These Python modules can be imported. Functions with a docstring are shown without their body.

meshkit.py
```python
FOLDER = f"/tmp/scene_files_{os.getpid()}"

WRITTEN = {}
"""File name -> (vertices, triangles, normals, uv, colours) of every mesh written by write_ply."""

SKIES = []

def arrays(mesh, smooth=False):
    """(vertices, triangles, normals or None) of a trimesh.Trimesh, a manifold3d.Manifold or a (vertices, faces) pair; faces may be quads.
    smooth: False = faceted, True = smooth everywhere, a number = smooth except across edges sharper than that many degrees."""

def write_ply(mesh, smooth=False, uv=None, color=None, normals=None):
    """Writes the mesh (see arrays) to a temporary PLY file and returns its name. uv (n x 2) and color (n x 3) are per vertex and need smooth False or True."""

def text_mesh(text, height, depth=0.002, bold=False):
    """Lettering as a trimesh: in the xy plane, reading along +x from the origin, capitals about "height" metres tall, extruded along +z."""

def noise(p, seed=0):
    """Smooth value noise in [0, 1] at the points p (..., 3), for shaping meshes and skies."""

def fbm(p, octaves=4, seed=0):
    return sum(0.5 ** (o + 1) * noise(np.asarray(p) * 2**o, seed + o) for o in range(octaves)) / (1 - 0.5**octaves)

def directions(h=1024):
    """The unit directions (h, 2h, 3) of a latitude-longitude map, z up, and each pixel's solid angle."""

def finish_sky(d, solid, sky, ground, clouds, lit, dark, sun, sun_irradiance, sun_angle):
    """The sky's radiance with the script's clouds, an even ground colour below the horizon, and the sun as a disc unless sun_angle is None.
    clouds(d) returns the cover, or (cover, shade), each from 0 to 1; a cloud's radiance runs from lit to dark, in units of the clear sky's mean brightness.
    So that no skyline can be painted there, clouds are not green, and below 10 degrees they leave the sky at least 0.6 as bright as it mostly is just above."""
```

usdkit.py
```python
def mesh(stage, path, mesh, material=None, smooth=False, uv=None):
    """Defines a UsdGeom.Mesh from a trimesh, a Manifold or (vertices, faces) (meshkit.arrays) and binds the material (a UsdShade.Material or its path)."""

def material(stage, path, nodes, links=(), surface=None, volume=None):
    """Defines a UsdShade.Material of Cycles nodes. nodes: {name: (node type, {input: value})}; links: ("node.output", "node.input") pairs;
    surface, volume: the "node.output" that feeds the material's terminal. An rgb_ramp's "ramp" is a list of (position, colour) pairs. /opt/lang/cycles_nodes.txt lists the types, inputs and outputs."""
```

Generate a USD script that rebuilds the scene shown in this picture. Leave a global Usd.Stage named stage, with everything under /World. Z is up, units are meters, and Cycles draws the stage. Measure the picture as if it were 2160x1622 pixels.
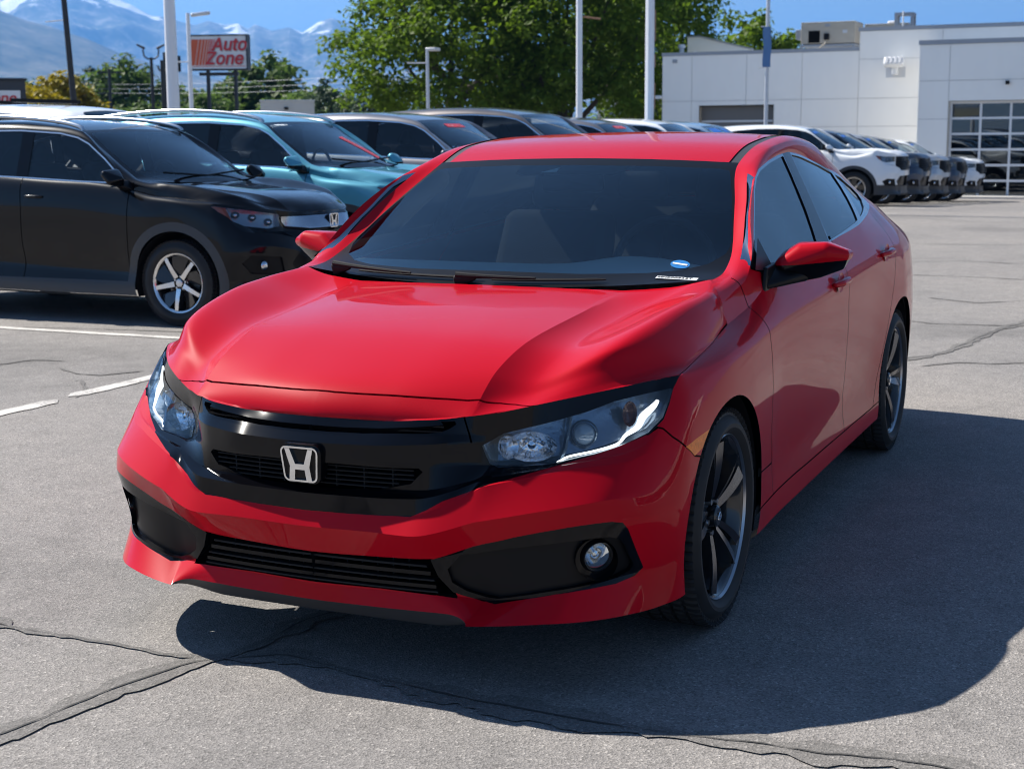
import math, random
import numpy as np, trimesh, usdkit, meshkit
import manifold3d as m3
from pxr import Usd, UsdGeom, UsdLux, UsdShade, Gf, Sdf, Vt

stage = Usd.Stage.CreateInMemory()
UsdGeom.SetStageUpAxis(stage, UsdGeom.Tokens.z)
UsdGeom.SetStageMetersPerUnit(stage, 1.0)
stage.SetDefaultPrim(UsdGeom.Xform.Define(stage, "/World").GetPrim())
UsdGeom.Scope.Define(stage, "/World/Looks")

# ---------------------------------------------------------------- camera
EYE = np.array([-4.1211, -2.0611, 1.4207])
YAW, PITCH, ROLL = 0.42550, -0.16381, -0.00677
FOCAL = 52.378
cam = UsdGeom.Camera.Define(stage, "/World/camera")
fw = np.array([math.cos(PITCH) * math.cos(YAW), math.cos(PITCH) * math.sin(YAW), math.sin(PITCH)])
rt = np.cross(fw, [0, 0, 1]); rt /= np.linalg.norm(rt)
up = np.cross(rt, fw)
rt, up = math.cos(ROLL) * rt + math.sin(ROLL) * up, -math.sin(ROLL) * rt + math.cos(ROLL) * up
cam.AddTransformOp().Set(Gf.Matrix4d(*[float(v) for v in (*rt, 0, *up, 0, *(-fw), 0, *EYE, 1)]))
cam.CreateHorizontalApertureAttr(36.0)
cam.CreateVerticalApertureAttr(27.0)
cam.CreateFocalLengthAttr(FOCAL)
cam.CreateClippingRangeAttr(Gf.Vec2f(0.05, 60000))
cam.CreateFStopAttr(7.0)
cam.CreateFocusDistanceAttr(4.6)
cam.CreateExposureAttr(1.08)

# ---------------------------------------------------------------- sky and sun
SUN = np.array([0.08, 0.93, 1.0]); SUN /= np.linalg.norm(SUN)
SUN_EL, SUN_ROT = math.asin(SUN[2]), math.atan2(SUN[0], SUN[1])
sky_mat = usdkit.material(stage, "/World/Looks/sky", {
    "t": ("sky_texture", {"sky_type": "single_scattering", "sun_disc": False, "sun_elevation": SUN_EL, "sun_rotation": SUN_ROT,
                          "altitude": 1300.0, "air_density": 1.1, "aerosol_density": 0.08, "ozone_density": 2.2}),
    "b": ("background_shader", {"strength": 0.05})}, [("t.color", "b.color")], surface="b.background")
dome = UsdLux.DomeLight.Define(stage, "/World/sky")
UsdShade.MaterialBindingAPI.Apply(dome.GetPrim()).Bind(sky_mat)
dome.GetPrim().SetCustomDataByKey("kind", "structure")
sun = UsdLux.DistantLight.Define(stage, "/World/sun")
sun.CreateIntensityAttr(1.25); sun.CreateAngleAttr(0.53); sun.CreateColorAttr(Gf.Vec3f(1.0, 0.95, 0.87))
sun.GetPrim().CreateAttribute("inputs:normalize", Sdf.ValueTypeNames.Bool).Set(True)
zx = SUN; xx = np.cross([0, 0, 1], zx); xx /= np.linalg.norm(xx); yx = np.cross(zx, xx)
sun.AddTransformOp().Set(Gf.Matrix4d(*[float(v) for v in (*xx, 0, *yx, 0, *zx, 0, 0, 0, 30, 1)]))
# ---------------------------------------------------------------- writing prims
USED = {}


def numbered(parent, name):
    k = (parent, name)
    n = USED.get(k, -1) + 1
    USED[k] = n
    return f"{parent}/{name}" if n == 0 else f"{parent}/{name}_{n:03d}"


def path_of(p):
    return "/World" if p is None else (p if isinstance(p, str) else str(p.GetPath()))


def note(prim, label=None, cat=None, group=None, kind=None):
    for k, v in (("label", label), ("category", cat), ("group", group), ("kind", kind)):
        if v:
            prim.SetCustomDataByKey(k, v)
    return prim


def thing(name, label, cat, loc=(0, 0, 0), rotz=0.0, group=None, scale=None):
    x = UsdGeom.Xform.Define(stage, numbered("/World", name))
    x.AddTranslateOp().Set(Gf.Vec3d(*map(float, loc)))
    if rotz:
        x.AddRotateZOp().Set(float(rotz))
    if scale is not None:
        x.AddScaleOp().Set(Gf.Vec3f(*map(float, scale)))
    return note(x.GetPrim(), label, cat, group)


def copy_of(src, name, label, cat, loc, rotz=0.0, group=None, scale=None):
    t = thing(name, label, cat, loc, rotz, group, scale)
    t.GetReferences().AddInternalReference(src.GetPath())
    t.SetInstanceable(True)
    return t


def obj(name, shape, mat, parent=None, label=None, cat=None, group=None, kind=None, smooth=30):
    path = numbered(path_of(parent), name)
    mat = M[mat] if isinstance(mat, str) else mat
    if isinstance(shape, Soup):
        v, f, n = shape.arrays()
        g = UsdGeom.Mesh.Define(stage, path)
        g.CreatePointsAttr(Vt.Vec3fArray.FromNumpy(v.astype(np.float32)))
        g.CreateFaceVertexCountsAttr(Vt.IntArray.FromNumpy(np.full(len(f), 3, np.int32)))
        g.CreateFaceVertexIndicesAttr(Vt.IntArray.FromNumpy(f.astype(np.int32).ravel()))
        g.CreateSubdivisionSchemeAttr("none")
        g.CreateNormalsAttr(Vt.Vec3fArray.FromNumpy(n.astype(np.float32)))
        g.SetNormalsInterpolation("vertex")
        UsdShade.MaterialBindingAPI.Apply(g.GetPrim()).Bind(mat)
    else:
        g = usdkit.mesh(stage, path, shape, mat, smooth=smooth)
    return note(g.GetPrim(), label, cat, group, kind)


def cat_(*ms):
    return trimesh.util.concatenate([m for m in ms])


def bx(x0, x1, y0, y1, z0, z1):
    m = trimesh.creation.box(extents=(x1 - x0, y1 - y0, z1 - z0))
    m.apply_translation(((x0 + x1) / 2, (y0 + y1) / 2, (z0 + z1) / 2))
    return m


def bevel_box(x0, x1, y0, y1, z0, z1, r=0.01, seg=8):
    s = [m3.Manifold.sphere(r, seg).translate((x, y, z)) for x in (x0 + r, x1 - r) for y in (y0 + r, y1 - r) for z in (z0 + r, z1 - r)]
    return m3.Manifold.batch_hull(s)


def hull(balls, seg=16):
    return m3.Manifold.batch_hull([m3.Manifold.sphere(r, seg).translate((x, y, z)) for x, y, z, r in balls])


def tube(a, b, r0, r1=None, n=12, caps=True):
    a, b = np.asarray(a, float), np.asarray(b, float)
    r1 = r0 if r1 is None else r1
    d = b - a; d /= np.linalg.norm(d)
    u = np.cross(d, [0, 0, 1.0] if abs(d[2]) < .9 else [1.0, 0, 0]); u /= np.linalg.norm(u); w = np.cross(d, u)
    t = np.linspace(0, 2 * np.pi, n, endpoint=False)
    ring = np.cos(t)[:, None] * u + np.sin(t)[:, None] * w
    v = np.concatenate([a + ring * r0, b + ring * r1, [a, b]])
    i = np.arange(n); j = (i + 1) % n
    f = [np.stack([i, j, j + n], 1), np.stack([i, j + n, i + n], 1)]
    if caps:
        f += [np.stack([j, i, np.full(n, 2 * n)], 1), np.stack([i + n, j + n, np.full(n, 2 * n + 1)], 1)]
    return trimesh.Trimesh(v, np.concatenate(f)[:, ::-1][:, ::-1], process=False)


def sweep(pts, r, n=8, closed=False):
    """A tube of radius r (number or list) along points."""
    pts = np.asarray(pts, float); m = len(pts)
    r = np.broadcast_to(r, m)
    tan = np.gradient(pts, axis=0) if not closed else np.roll(pts, -1, 0) - np.roll(pts, 1, 0)
    tan /= np.linalg.norm(tan, axis=1, keepdims=True)
    u = np.cross(tan, [0, 0, 1.0]); l = np.linalg.norm(u, axis=1, keepdims=True)
    u = np.where(l > 1e-3, u / np.maximum(l, 1e-9), [1.0, 0, 0]); w = np.cross(u, tan)
    t = np.linspace(0, 2 * np.pi, n, endpoint=False)
    v = (pts[:, None] + r[:, None, None] * (np.cos(t)[None, :, None] * u[:, None] + np.sin(t)[None, :, None] * w[:, None])).reshape(-1, 3)
    f = []
    for k in range(m if closed else m - 1):
        i = np.arange(n) + k * n; j = (np.arange(n) + 1) % n + k * n
        i2, j2 = (i + n) % (m * n), (j + n) % (m * n)
        f += [np.stack([i, i2, j], 1), np.stack([j, i2, j2], 1)]
    if not closed:
        v = np.concatenate([v, [pts[0], pts[-1]]])
        i = np.arange(n); j = (i + 1) % n
        f += [np.stack([i, j, np.full(n, m * n)], 1), np.stack([j + (m - 1) * n, i + (m - 1) * n, np.full(n, m * n + 1)], 1)]
    return trimesh.Trimesh(v, np.concatenate(f), process=False)


def revolve_y(profile, n=64, a0=0.0, a1=2 * math.pi):
    """Profile of (radius, y) turned about the y axis."""
    p = np.asarray(profile, float)
    t = np.linspace(a0, a1, n + 1)
    G = np.stack([p[None, :, 0] * np.cos(t)[:, None], np.broadcast_to(p[None, :, 1], (n + 1, len(p))), p[None, :, 0] * np.sin(t)[:, None]], -1)
    return grid_tris(G)


def prism(poly, d0, d1, plane="yz"):
    """A polygon in a plane made solid along the third axis from d0 to d1."""
    if not hasattr(poly, "geom_type"):
        poly = Polygon(poly).buffer(0)
    parts = []
    for g in getattr(poly, "geoms", [poly]):
        m = trimesh.creation.extrude_polygon(g, d1 - d0, engine="earcut")
        v = m.vertices.copy()
        if plane == "yz":
            v = np.stack([v[:, 2] + d0, v[:, 0], v[:, 1]], 1)
        elif plane == "xz":
            v = np.stack([v[:, 0], -(v[:, 2] - d1), v[:, 1]], 1)
            v[:, 1] = d1 - (m.vertices[:, 2])
        else:
            v = np.stack([v[:, 0], v[:, 1], v[:, 2] + d0], 1)
        parts.append(trimesh.Trimesh(v, m.faces, process=False))
    return trimesh.util.concatenate(parts)


# ---------------------------------------------------------------- materials
M = {}


def look(name, nodes, links, surface="p.BSDF", volume=None):
    M[name] = usdkit.material(stage, "/World/Looks/" + name, nodes, links, surface=surface, volume=volume)


def plain(name, col, rough=0.5, metal=0.0, coat=0.0, spec=0.5, var=0.0, vscale=3.0, bump=0.0, bscale=60.0, space="object", **kw):
    nodes = {"p": ("principled_bsdf", {"base_color": col, "roughness": rough, "metallic": metal, "coat_weight": coat, "coat_roughness": 0.03, "specular_ior_level": spec, **kw})}
    links = []
    if var or bump:
        nodes["c"] = ("texture_coordinate", {})
    if var:
        nodes["n"] = ("noise_texture", {"scale": vscale, "detail": 5.0, "roughness": 0.6})
        nodes["r"] = ("rgb_ramp", {"ramp": [(0.3, tuple(x * (1 - var) for x in col)), (0.7, tuple(min(1, x * (1 + var)) for x in col))]})
        links += [("c.object", "n.vector"), ("n.fac", "r.fac"), ("r.color", "p.base_color")]
    if bump:
        nodes["bn"] = ("noise_texture", {"scale": bscale, "detail": 3.0})
        nodes["b"] = ("bump", {"strength": bump, "distance": 0.01})
        links += [("c.object", "bn.vector"), ("bn.fac", "b.height"), ("b.normal", "p.normal")]
    look(name, nodes, links)


def paint(name, col, rough=0.35, metal=0.0, coat=1.0, dust=0.35, spec=0.12, cior=1.4):
    """Car paint: a coloured base under clear coat, with a film of dust on faces that look up."""
    look(name, {
        "p": ("principled_bsdf", {"base_color": col, "roughness": rough, "metallic": metal, "coat_weight": coat, "coat_roughness": 0.025, "coat_ior": cior, "specular_ior_level": spec}),
        "g": ("geometry", {}), "s": ("separate_xyz", {}), "c": ("texture_coordinate", {}),
        "n": ("noise_texture", {"scale": 2.2, "detail": 6.0, "roughness": 0.65}), "n2": ("noise_texture", {"scale": 340.0, "detail": 2.0}),
        "up": ("map_range", {"from_min": 0.5, "from_max": 1.0, "to_min": 0.0, "to_max": dust, "clamp": True}),
        "mu": ("math", {"math_type": "multiply"}), "sp": ("map_range", {"from_min": 0.45, "from_max": 0.75, "to_min": 0.5, "to_max": 1.0, "clamp": True}),
        "mu2": ("math", {"math_type": "multiply"}),
        "cr": ("map_range", {"from_min": 0.0, "from_max": 0.4, "to_min": 0.02, "to_max": 0.12, "clamp": True}),
        "mx": ("mix", {"color1": col, "color2": tuple(0.75 * a + 0.25 * 0.45 for a in col)}), "h": ("math", {"math_type": "multiply", "value2": 0.22})},
        [("g.normal", "s.vector"), ("s.z", "up.value"), ("c.object", "n.vector"), ("c.object", "n2.vector"), ("n.fac", "sp.value"), ("up.result", "mu.value1"), ("sp.result", "mu.value2"),
         ("mu.value", "cr.value"), ("cr.result", "p.coat_roughness"), ("mu.value", "h.value1"), ("h.value", "mx.fac"), ("mx.color", "p.base_color")])


def pane(name, tint, rough=0.0, gain=1.0, ior=1.52):
    """Thin window glass: tinted see-through mixed with reflection by angle."""
    look(name, {"t": ("transparent_bsdf", {"color": tint}), "g": ("glossy_bsdf", {"color": (gain * .9, gain * .97, gain), "roughness": rough}), "f": ("fresnel", {"IOR": ior}),
                "m": ("mix_closure", {})}, [("f.fac", "m.fac"), ("t.BSDF", "m.closure1"), ("g.BSDF", "m.closure2")], surface="m.closure")


paint("red_paint", (0.40, 0.001, 0.009), 0.45, 0.0, dust=0.05, spec=0.04, cior=1.21, coat=0.85)
paint("black_paint", (0.003, 0.003, 0.004), 0.35, 0.0, dust=0.03, spec=.03, cior=1.36)
paint("teal_paint", (0.085, 0.31, 0.41), 0.38, 0.3, dust=0.1)
paint("grey_paint", (0.16, 0.16, 0.175), 0.35, 0.6, dust=0.2)
paint("bronze_paint", (0.12, 0.11, 0.11), 0.35, 0.6, dust=0.2)
paint("white_paint", (0.72, 0.74, 0.76), 0.4, 0.0, dust=0.1)
paint("silver_paint", (0.42, 0.44, 0.47), 0.35, 0.7, dust=0.1)
paint("pale_blue_paint", (0.30, 0.42, 0.55), 0.35, 0.5, dust=0.1)
paint("dark_blue_paint", (0.03, 0.045, 0.075), 0.35, 0.4, dust=0.2)
plain("gloss_black", (0.002, 0.002, 0.003), 0.05, spec=0.26)
plain("satin_black", (0.005, 0.005, 0.006), 0.33, spec=0.15)
plain("matte_black", (0.008, 0.008, 0.009), 0.7, spec=.25, bump=0.1, bscale=250.0)
plain("void_black", (0.004, 0.004, 0.004), 0.9, spec=0.1)
plain("cladding", (0.03, 0.031, 0.034), 0.5, bump=0.08, bscale=300.0)
plain("chrome", (0.82, 0.83, 0.85), 0.06, 1.0)
plain("satin_chrome", (0.6, 0.61, 0.63), 0.25, 1.0)
plain("dark_chrome", (0.34, 0.36, 0.39), 0.14, 1.0)
plain("rubber", (0.014, 0.014, 0.015), 0.62, spec=0.35, var=0.25, vscale=8.0)
plain("machined", (0.42, 0.425, 0.44), 0.24, 1.0)
plain("machined_bright", (0.72, 0.72, 0.73), 0.22, 1.0)
plain("rim_black", (0.012, 0.0125, 0.014), 0.14, coat=0.5)
plain("disc_metal", (0.25, 0.24, 0.23), 0.4, 1.0)
plain("amber", (0.75, 0.16, 0.01), 0.25, spec=.3, var=0.2, vscale=90.0)
plain("red_lens", (0.35, 0.01, 0.01), 0.12, coat=1.0)
plain("interior_cloth", (0.018, 0.019, 0.021), 0.85, bump=0.2, bscale=300.0)
plain("interior_grey", (0.50, 0.56, 0.55), 0.75, bump=0.1, bscale=300.0)
plain("interior_pale", (0.35, 0.345, 0.33), 0.8)
plain("lamp_dark", (0.20, 0.25, 0.31), 0.22, 0.75, bump=.5, bscale=22.0)
plain("lamp_silver", (0.62, 0.65, 0.68), 0.12, 1.0)
plain("label_white", (0.72, 0.72, 0.70), 0.5)
plain("label_ink", (0.02, 0.02, 0.022), 0.5)
plain("label_blue", (0.02, 0.16, 0.42), 0.4)
pane("screen_glass", (0.78, 0.86, 0.86), 0.0, 1.0, 1.6)
pane("side_glass", (0.16, 0.19, 0.21), 0.0, 1.0, 1.65)
pane("suv_screen", (0.74, 0.82, 0.84), 0.0, 0.95)
pane("suv_side_glass", (0.74, 0.80, 0.82), 0.0, 1.0)
pane("privacy_glass", (0.03, 0.035, 0.04), 0.0, 1.0)
pane("lens_clear", (0.88, 0.91, 0.93), 0.0, 1.0)
look("running_light", {"e": ("emission", {"color": (0.92, 0.97, 1.0), "strength": 1.3})}, [], surface="e.emission")
plain("projector_glass", (0.25, 0.33, 0.42), 0.05, coat=1.0)
plain("amber_deep", (0.10, 0.045, 0.03), 0.15, 0.4, coat=1.0)
plain("lens_pale", (0.45, 0.52, 0.5), 0.3)
plain("pale_concrete", (0.42, 0.40, 0.37), 0.85, var=.1, vscale=1.5)
plain("reflector_bright", (0.9, 0.92, 0.95), 0.10, 1.0, bump=.9, bscale=38.0)
plain("sticker_blue", (0.03, 0.14, 0.50), 0.5)
plain("sign_red", (.55, .02, .025), .4)
# ---------------------------------------------------------------- surface tools
from scipy.interpolate import Akima1DInterpolator
import shapely
from shapely.geometry import Polygon, LineString, Point, box as sbox


def interp_axis(P, n, axis, splits=(), linear=False, start_mirror=False):
    """Interpolates the control grid P (rows, cols, 3) along an axis, n steps per cell."""
    P = np.moveaxis(np.asarray(P, float), axis, 0)
    m = len(P)
    if linear:
        t = np.linspace(0, m - 1, (m - 1) * n + 1)
        i = np.minimum(t.astype(int), m - 2)
        f = (t - i)[:, None, None]
        return np.moveaxis(P[i] * (1 - f) + P[i + 1] * f, 0, axis)
    d = np.linalg.norm(np.diff(P, axis=0), axis=2).mean(1)
    k = np.r_[0, np.cumsum(np.sqrt(np.maximum(d, 1e-6)))]
    cuts = [0] + sorted(splits) + [m - 1]
    out = []
    for a, b in zip(cuts[:-1], cuts[1:]):
        kk, PP = k[a:b + 1], P[a:b + 1]
        if start_mirror and a == 0:
            M = P[1:b + 1][::-1] * np.array([1, -1, 1.0])
            PP = np.concatenate([M, PP]); kk = np.r_[-k[1:b + 1][::-1], kk]
        t = np.concatenate([np.linspace(k[i], k[i + 1], n, endpoint=False) for i in range(a, b)] + [[k[b]]])
        if len(kk) == 2:
            f = ((t - kk[0]) / (kk[1] - kk[0]))[:, None, None]
            v = PP[0] * (1 - f) + PP[1] * f
        else:
            v = Akima1DInterpolator(kk, PP.reshape(len(kk), -1), method="makima")(t).reshape(len(t), *P.shape[1:])
        out.append(v if b == m - 1 else v[:-1])
    return np.moveaxis(np.concatenate(out), 0, axis)


def grid_tris(G):
    """Triangles (n,3,3) of a dense grid of points."""
    a, b, c, d = G[:-1, :-1], G[1:, :-1], G[1:, 1:], G[:-1, 1:]
    T = np.concatenate([np.stack([a, b, c], -2).reshape(-1, 3, 3), np.stack([a, c, d], -2).reshape(-1, 3, 3)])
    area = np.linalg.norm(np.cross(T[:, 1] - T[:, 0], T[:, 2] - T[:, 0]), axis=1)
    return T[area > 1e-9]


def corner_normals(T, angle=25.0):
    """Smooth corner normals for a triangle soup; edges sharper than the angle stay sharp."""
    key = np.round(T.reshape(-1, 3) / 2e-4).astype(np.int64)
    _, inv = np.unique(key, axis=0, return_inverse=True)
    inv = inv.reshape(-1, 3)
    fn = np.cross(T[:, 1] - T[:, 0], T[:, 2] - T[:, 0])
    area = np.linalg.norm(fn, axis=1)
    un = fn / np.maximum(area, 1e-12)[:, None]
    order = np.argsort(inv.ravel(), kind="stable")
    vid, face = inv.ravel()[order], (order // 3)
    starts = np.r_[0, np.nonzero(np.diff(vid))[0] + 1, len(vid)]
    N = np.zeros((len(T) * 3, 3))
    ca = math.cos(math.radians(angle))
    for s, e in zip(starts[:-1], starts[1:]):
        f = face[s:e]
        u, a = un[f], area[f]
        w = (u @ u.T > ca) * np.minimum(a, 4e-4)[None, :]
        n = w @ u
        l = np.linalg.norm(n, axis=1, keepdims=True)
        N[order[s:e]] = np.where(l > 1e-12, n / np.maximum(l, 1e-12), u)
    return N.reshape(-1, 3, 3)


class Soup:
    """A surface as triangles with corner normals, which outlines can cut."""

    def __init__(self, T, N=None, angle=25.0):
        self.T = np.asarray(T, float).reshape(-1, 3, 3)
        self.N = corner_normals(self.T, angle) if N is None else np.asarray(N, float).reshape(-1, 3, 3)

    def __add__(self, o):
        return Soup(np.concatenate([self.T, o.T]), np.concatenate([self.N, o.N]))

    def pick(self, m):
        return Soup(self.T[m], self.N[m])

    def mirror(self):
        s = np.array([1, -1, 1.0])
        return Soup(self.T[:, ::-1] * s, self.N[:, ::-1] * s)

    def both(self):
        return self + self.mirror()

    def offset(self, d):
        return Soup(self.T + self.N * d, self.N)

    def moved(self, v):
        return Soup(self.T + np.asarray(v, float), self.N)

    def flip(self):
        return Soup(self.T[:, ::-1], -self.N[:, ::-1])

    def cut(self, poly, proj, where=None):
        """(inside, outside) of the outline drawn in the plane proj: two axes, 'yz', 'xz' or 'xy'."""
        if isinstance(poly, (list, tuple, np.ndarray)):
            poly = Polygon(poly).buffer(0)
        ax = ["xyz".index(c) for c in proj]
        A = self.T[:, :, ax]
        lo, hi = A.min(1), A.max(1)
        bx0, by0, bx1, by1 = poly.bounds
        near = (hi[:, 0] > bx0) & (lo[:, 0] < bx1) & (hi[:, 1] > by0) & (lo[:, 1] < by1)
        if where is not None:
            near &= where(self)
        inside = np.zeros(len(A), bool)
        idx = np.nonzero(near)[0]
        if not len(idx):
            return self.pick(inside), self
        tris = shapely.polygons(A[idx])
        shapely.prepare(poly)
        cont = shapely.contains_properly(poly, tris)
        hit = shapely.intersects(poly, tris)
        inside[idx[cont]] = True
        split = idx[hit & ~cont]
        keep_out = ~inside
        keep_out[split] = False
        iT, iN, oT, oN = [], [], [], []
        for i in split:
            t2 = A[i]
            det = (t2[1, 0] - t2[0, 0]) * (t2[2, 1] - t2[0, 1]) - (t2[2, 0] - t2[0, 0]) * (t2[1, 1] - t2[0, 1])
            if abs(det) < 1e-9:
                c = Point(t2.mean(0))
                (iT if poly.contains(c) else oT).append(self.T[i][None]); (iN if poly.contains(c) else oN).append(self.N[i][None])
                continue
            tri = Polygon(t2)
            for geom, LT, LN in ((tri.intersection(poly), iT, iN), (tri.difference(poly), oT, oN)):
                for g in getattr(geom, "geoms", [geom]):
                    if g.geom_type != "Polygon" or g.area < 1e-10:
                        continue
                    pts = np.array(g.exterior.coords)[:-1]
                    if len(pts) == 3:
                        tl = pts[None]
                    elif len(pts) == 4 and not g.interiors and g.convex_hull.area - g.area < 1e-12:
                        tl = np.stack([pts[[0, 1, 2]], pts[[0, 2, 3]]])
                    else:
                        vv, ff = trimesh.creation.triangulate_polygon(g, engine="earcut")
                        tl = vv[ff]
                    w1 = ((tl[..., 0] - t2[0, 0]) * (t2[2, 1] - t2[0, 1]) - (t2[2, 0] - t2[0, 0]) * (tl[..., 1] - t2[0, 1])) / det
                    w2 = ((t2[1, 0] - t2[0, 0]) * (tl[..., 1] - t2[0, 1]) - (tl[..., 0] - t2[0, 0]) * (t2[1, 1] - t2[0, 1])) / det
                    w = np.stack([1 - w1 - w2, w1, w2], -1)
                    t3 = w @ self.T[i]
                    n3 = w @ self.N[i]
                    sgn = np.sign(((tl[:, 1, 0] - tl[:, 0, 0]) * (tl[:, 2, 1] - tl[:, 0, 1]) - (tl[:, 2, 0] - tl[:, 0, 0]) * (tl[:, 1, 1] - tl[:, 0, 1])) * det)
                    fl = sgn < 0
                    t3[fl] = t3[fl][:, ::-1]; n3[fl] = n3[fl][:, ::-1]
                    LT.append(t3); LN.append(n3)

        def mk(m, LT, LN):
            T = np.concatenate([self.T[m]] + LT); N = np.concatenate([self.N[m]] + LN)
            return Soup(T, N / np.maximum(np.linalg.norm(N, axis=2, keepdims=True), 1e-9))
        return mk(inside, iT, iN), mk(keep_out, oT, oN)

    def rim(self, depth, lim=None, direction=None):
        """Walls going inward from the open border of the surface."""
        key = np.round(self.T.reshape(-1, 3) / 1e-5).astype(np.int64)
        _, inv = np.unique(key, axis=0, return_inverse=True)
        f = inv.reshape(-1, 3)
        e = np.concatenate([f[:, [0, 1]], f[:, [1, 2]], f[:, [2, 0]]])
        pos = np.concatenate([self.T[:, [0, 1]], self.T[:, [1, 2]], self.T[:, [2, 0]]])
        nor = np.concatenate([self.N[:, [0, 1]], self.N[:, [1, 2]], self.N[:, [2, 0]]])
        k = np.sort(e, 1)
        _, i2, cnt = np.unique(k, axis=0, return_inverse=True, return_counts=True)
        b = (cnt[i2] == 1) & (e[:, 0] != e[:, 1])
        p, n = pos[b], nor[b]
        if lim is not None:
            m = lim(p.mean(1)); p, n = p[m], n[m]
        dv = -n * depth if direction is None else np.broadcast_to(np.asarray(direction, float) * depth, n.shape)
        q = p + dv
        T = np.concatenate([np.stack([p[:, 1], p[:, 0], q[:, 0]], 1), np.stack([p[:, 1], q[:, 0], q[:, 1]], 1)])
        return Soup(T, angle=40)

    def arrays(self):
        v, n = self.T.reshape(-1, 3), self.N.reshape(-1, 3)
        k = np.concatenate([np.round(v / 2e-5), np.round(n * 500)], 1).astype(np.int64)
        _, first, inv = np.unique(k, axis=0, return_index=True, return_inverse=True)
        f = inv.reshape(-1, 3)
        ok = (f[:, 0] != f[:, 1]) & (f[:, 1] != f[:, 2]) & (f[:, 0] != f[:, 2])
        return v[first], f[ok], n[first]


def soup_of(mesh, angle=30.0):
    if hasattr(mesh, "to_mesh"):
        m = mesh.to_mesh(); return Soup(np.asarray(m.vert_properties[:, :3])[m.tri_verts], angle=angle)
    return Soup(np.asarray(mesh.vertices)[np.asarray(mesh.faces)], angle=angle)
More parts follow.
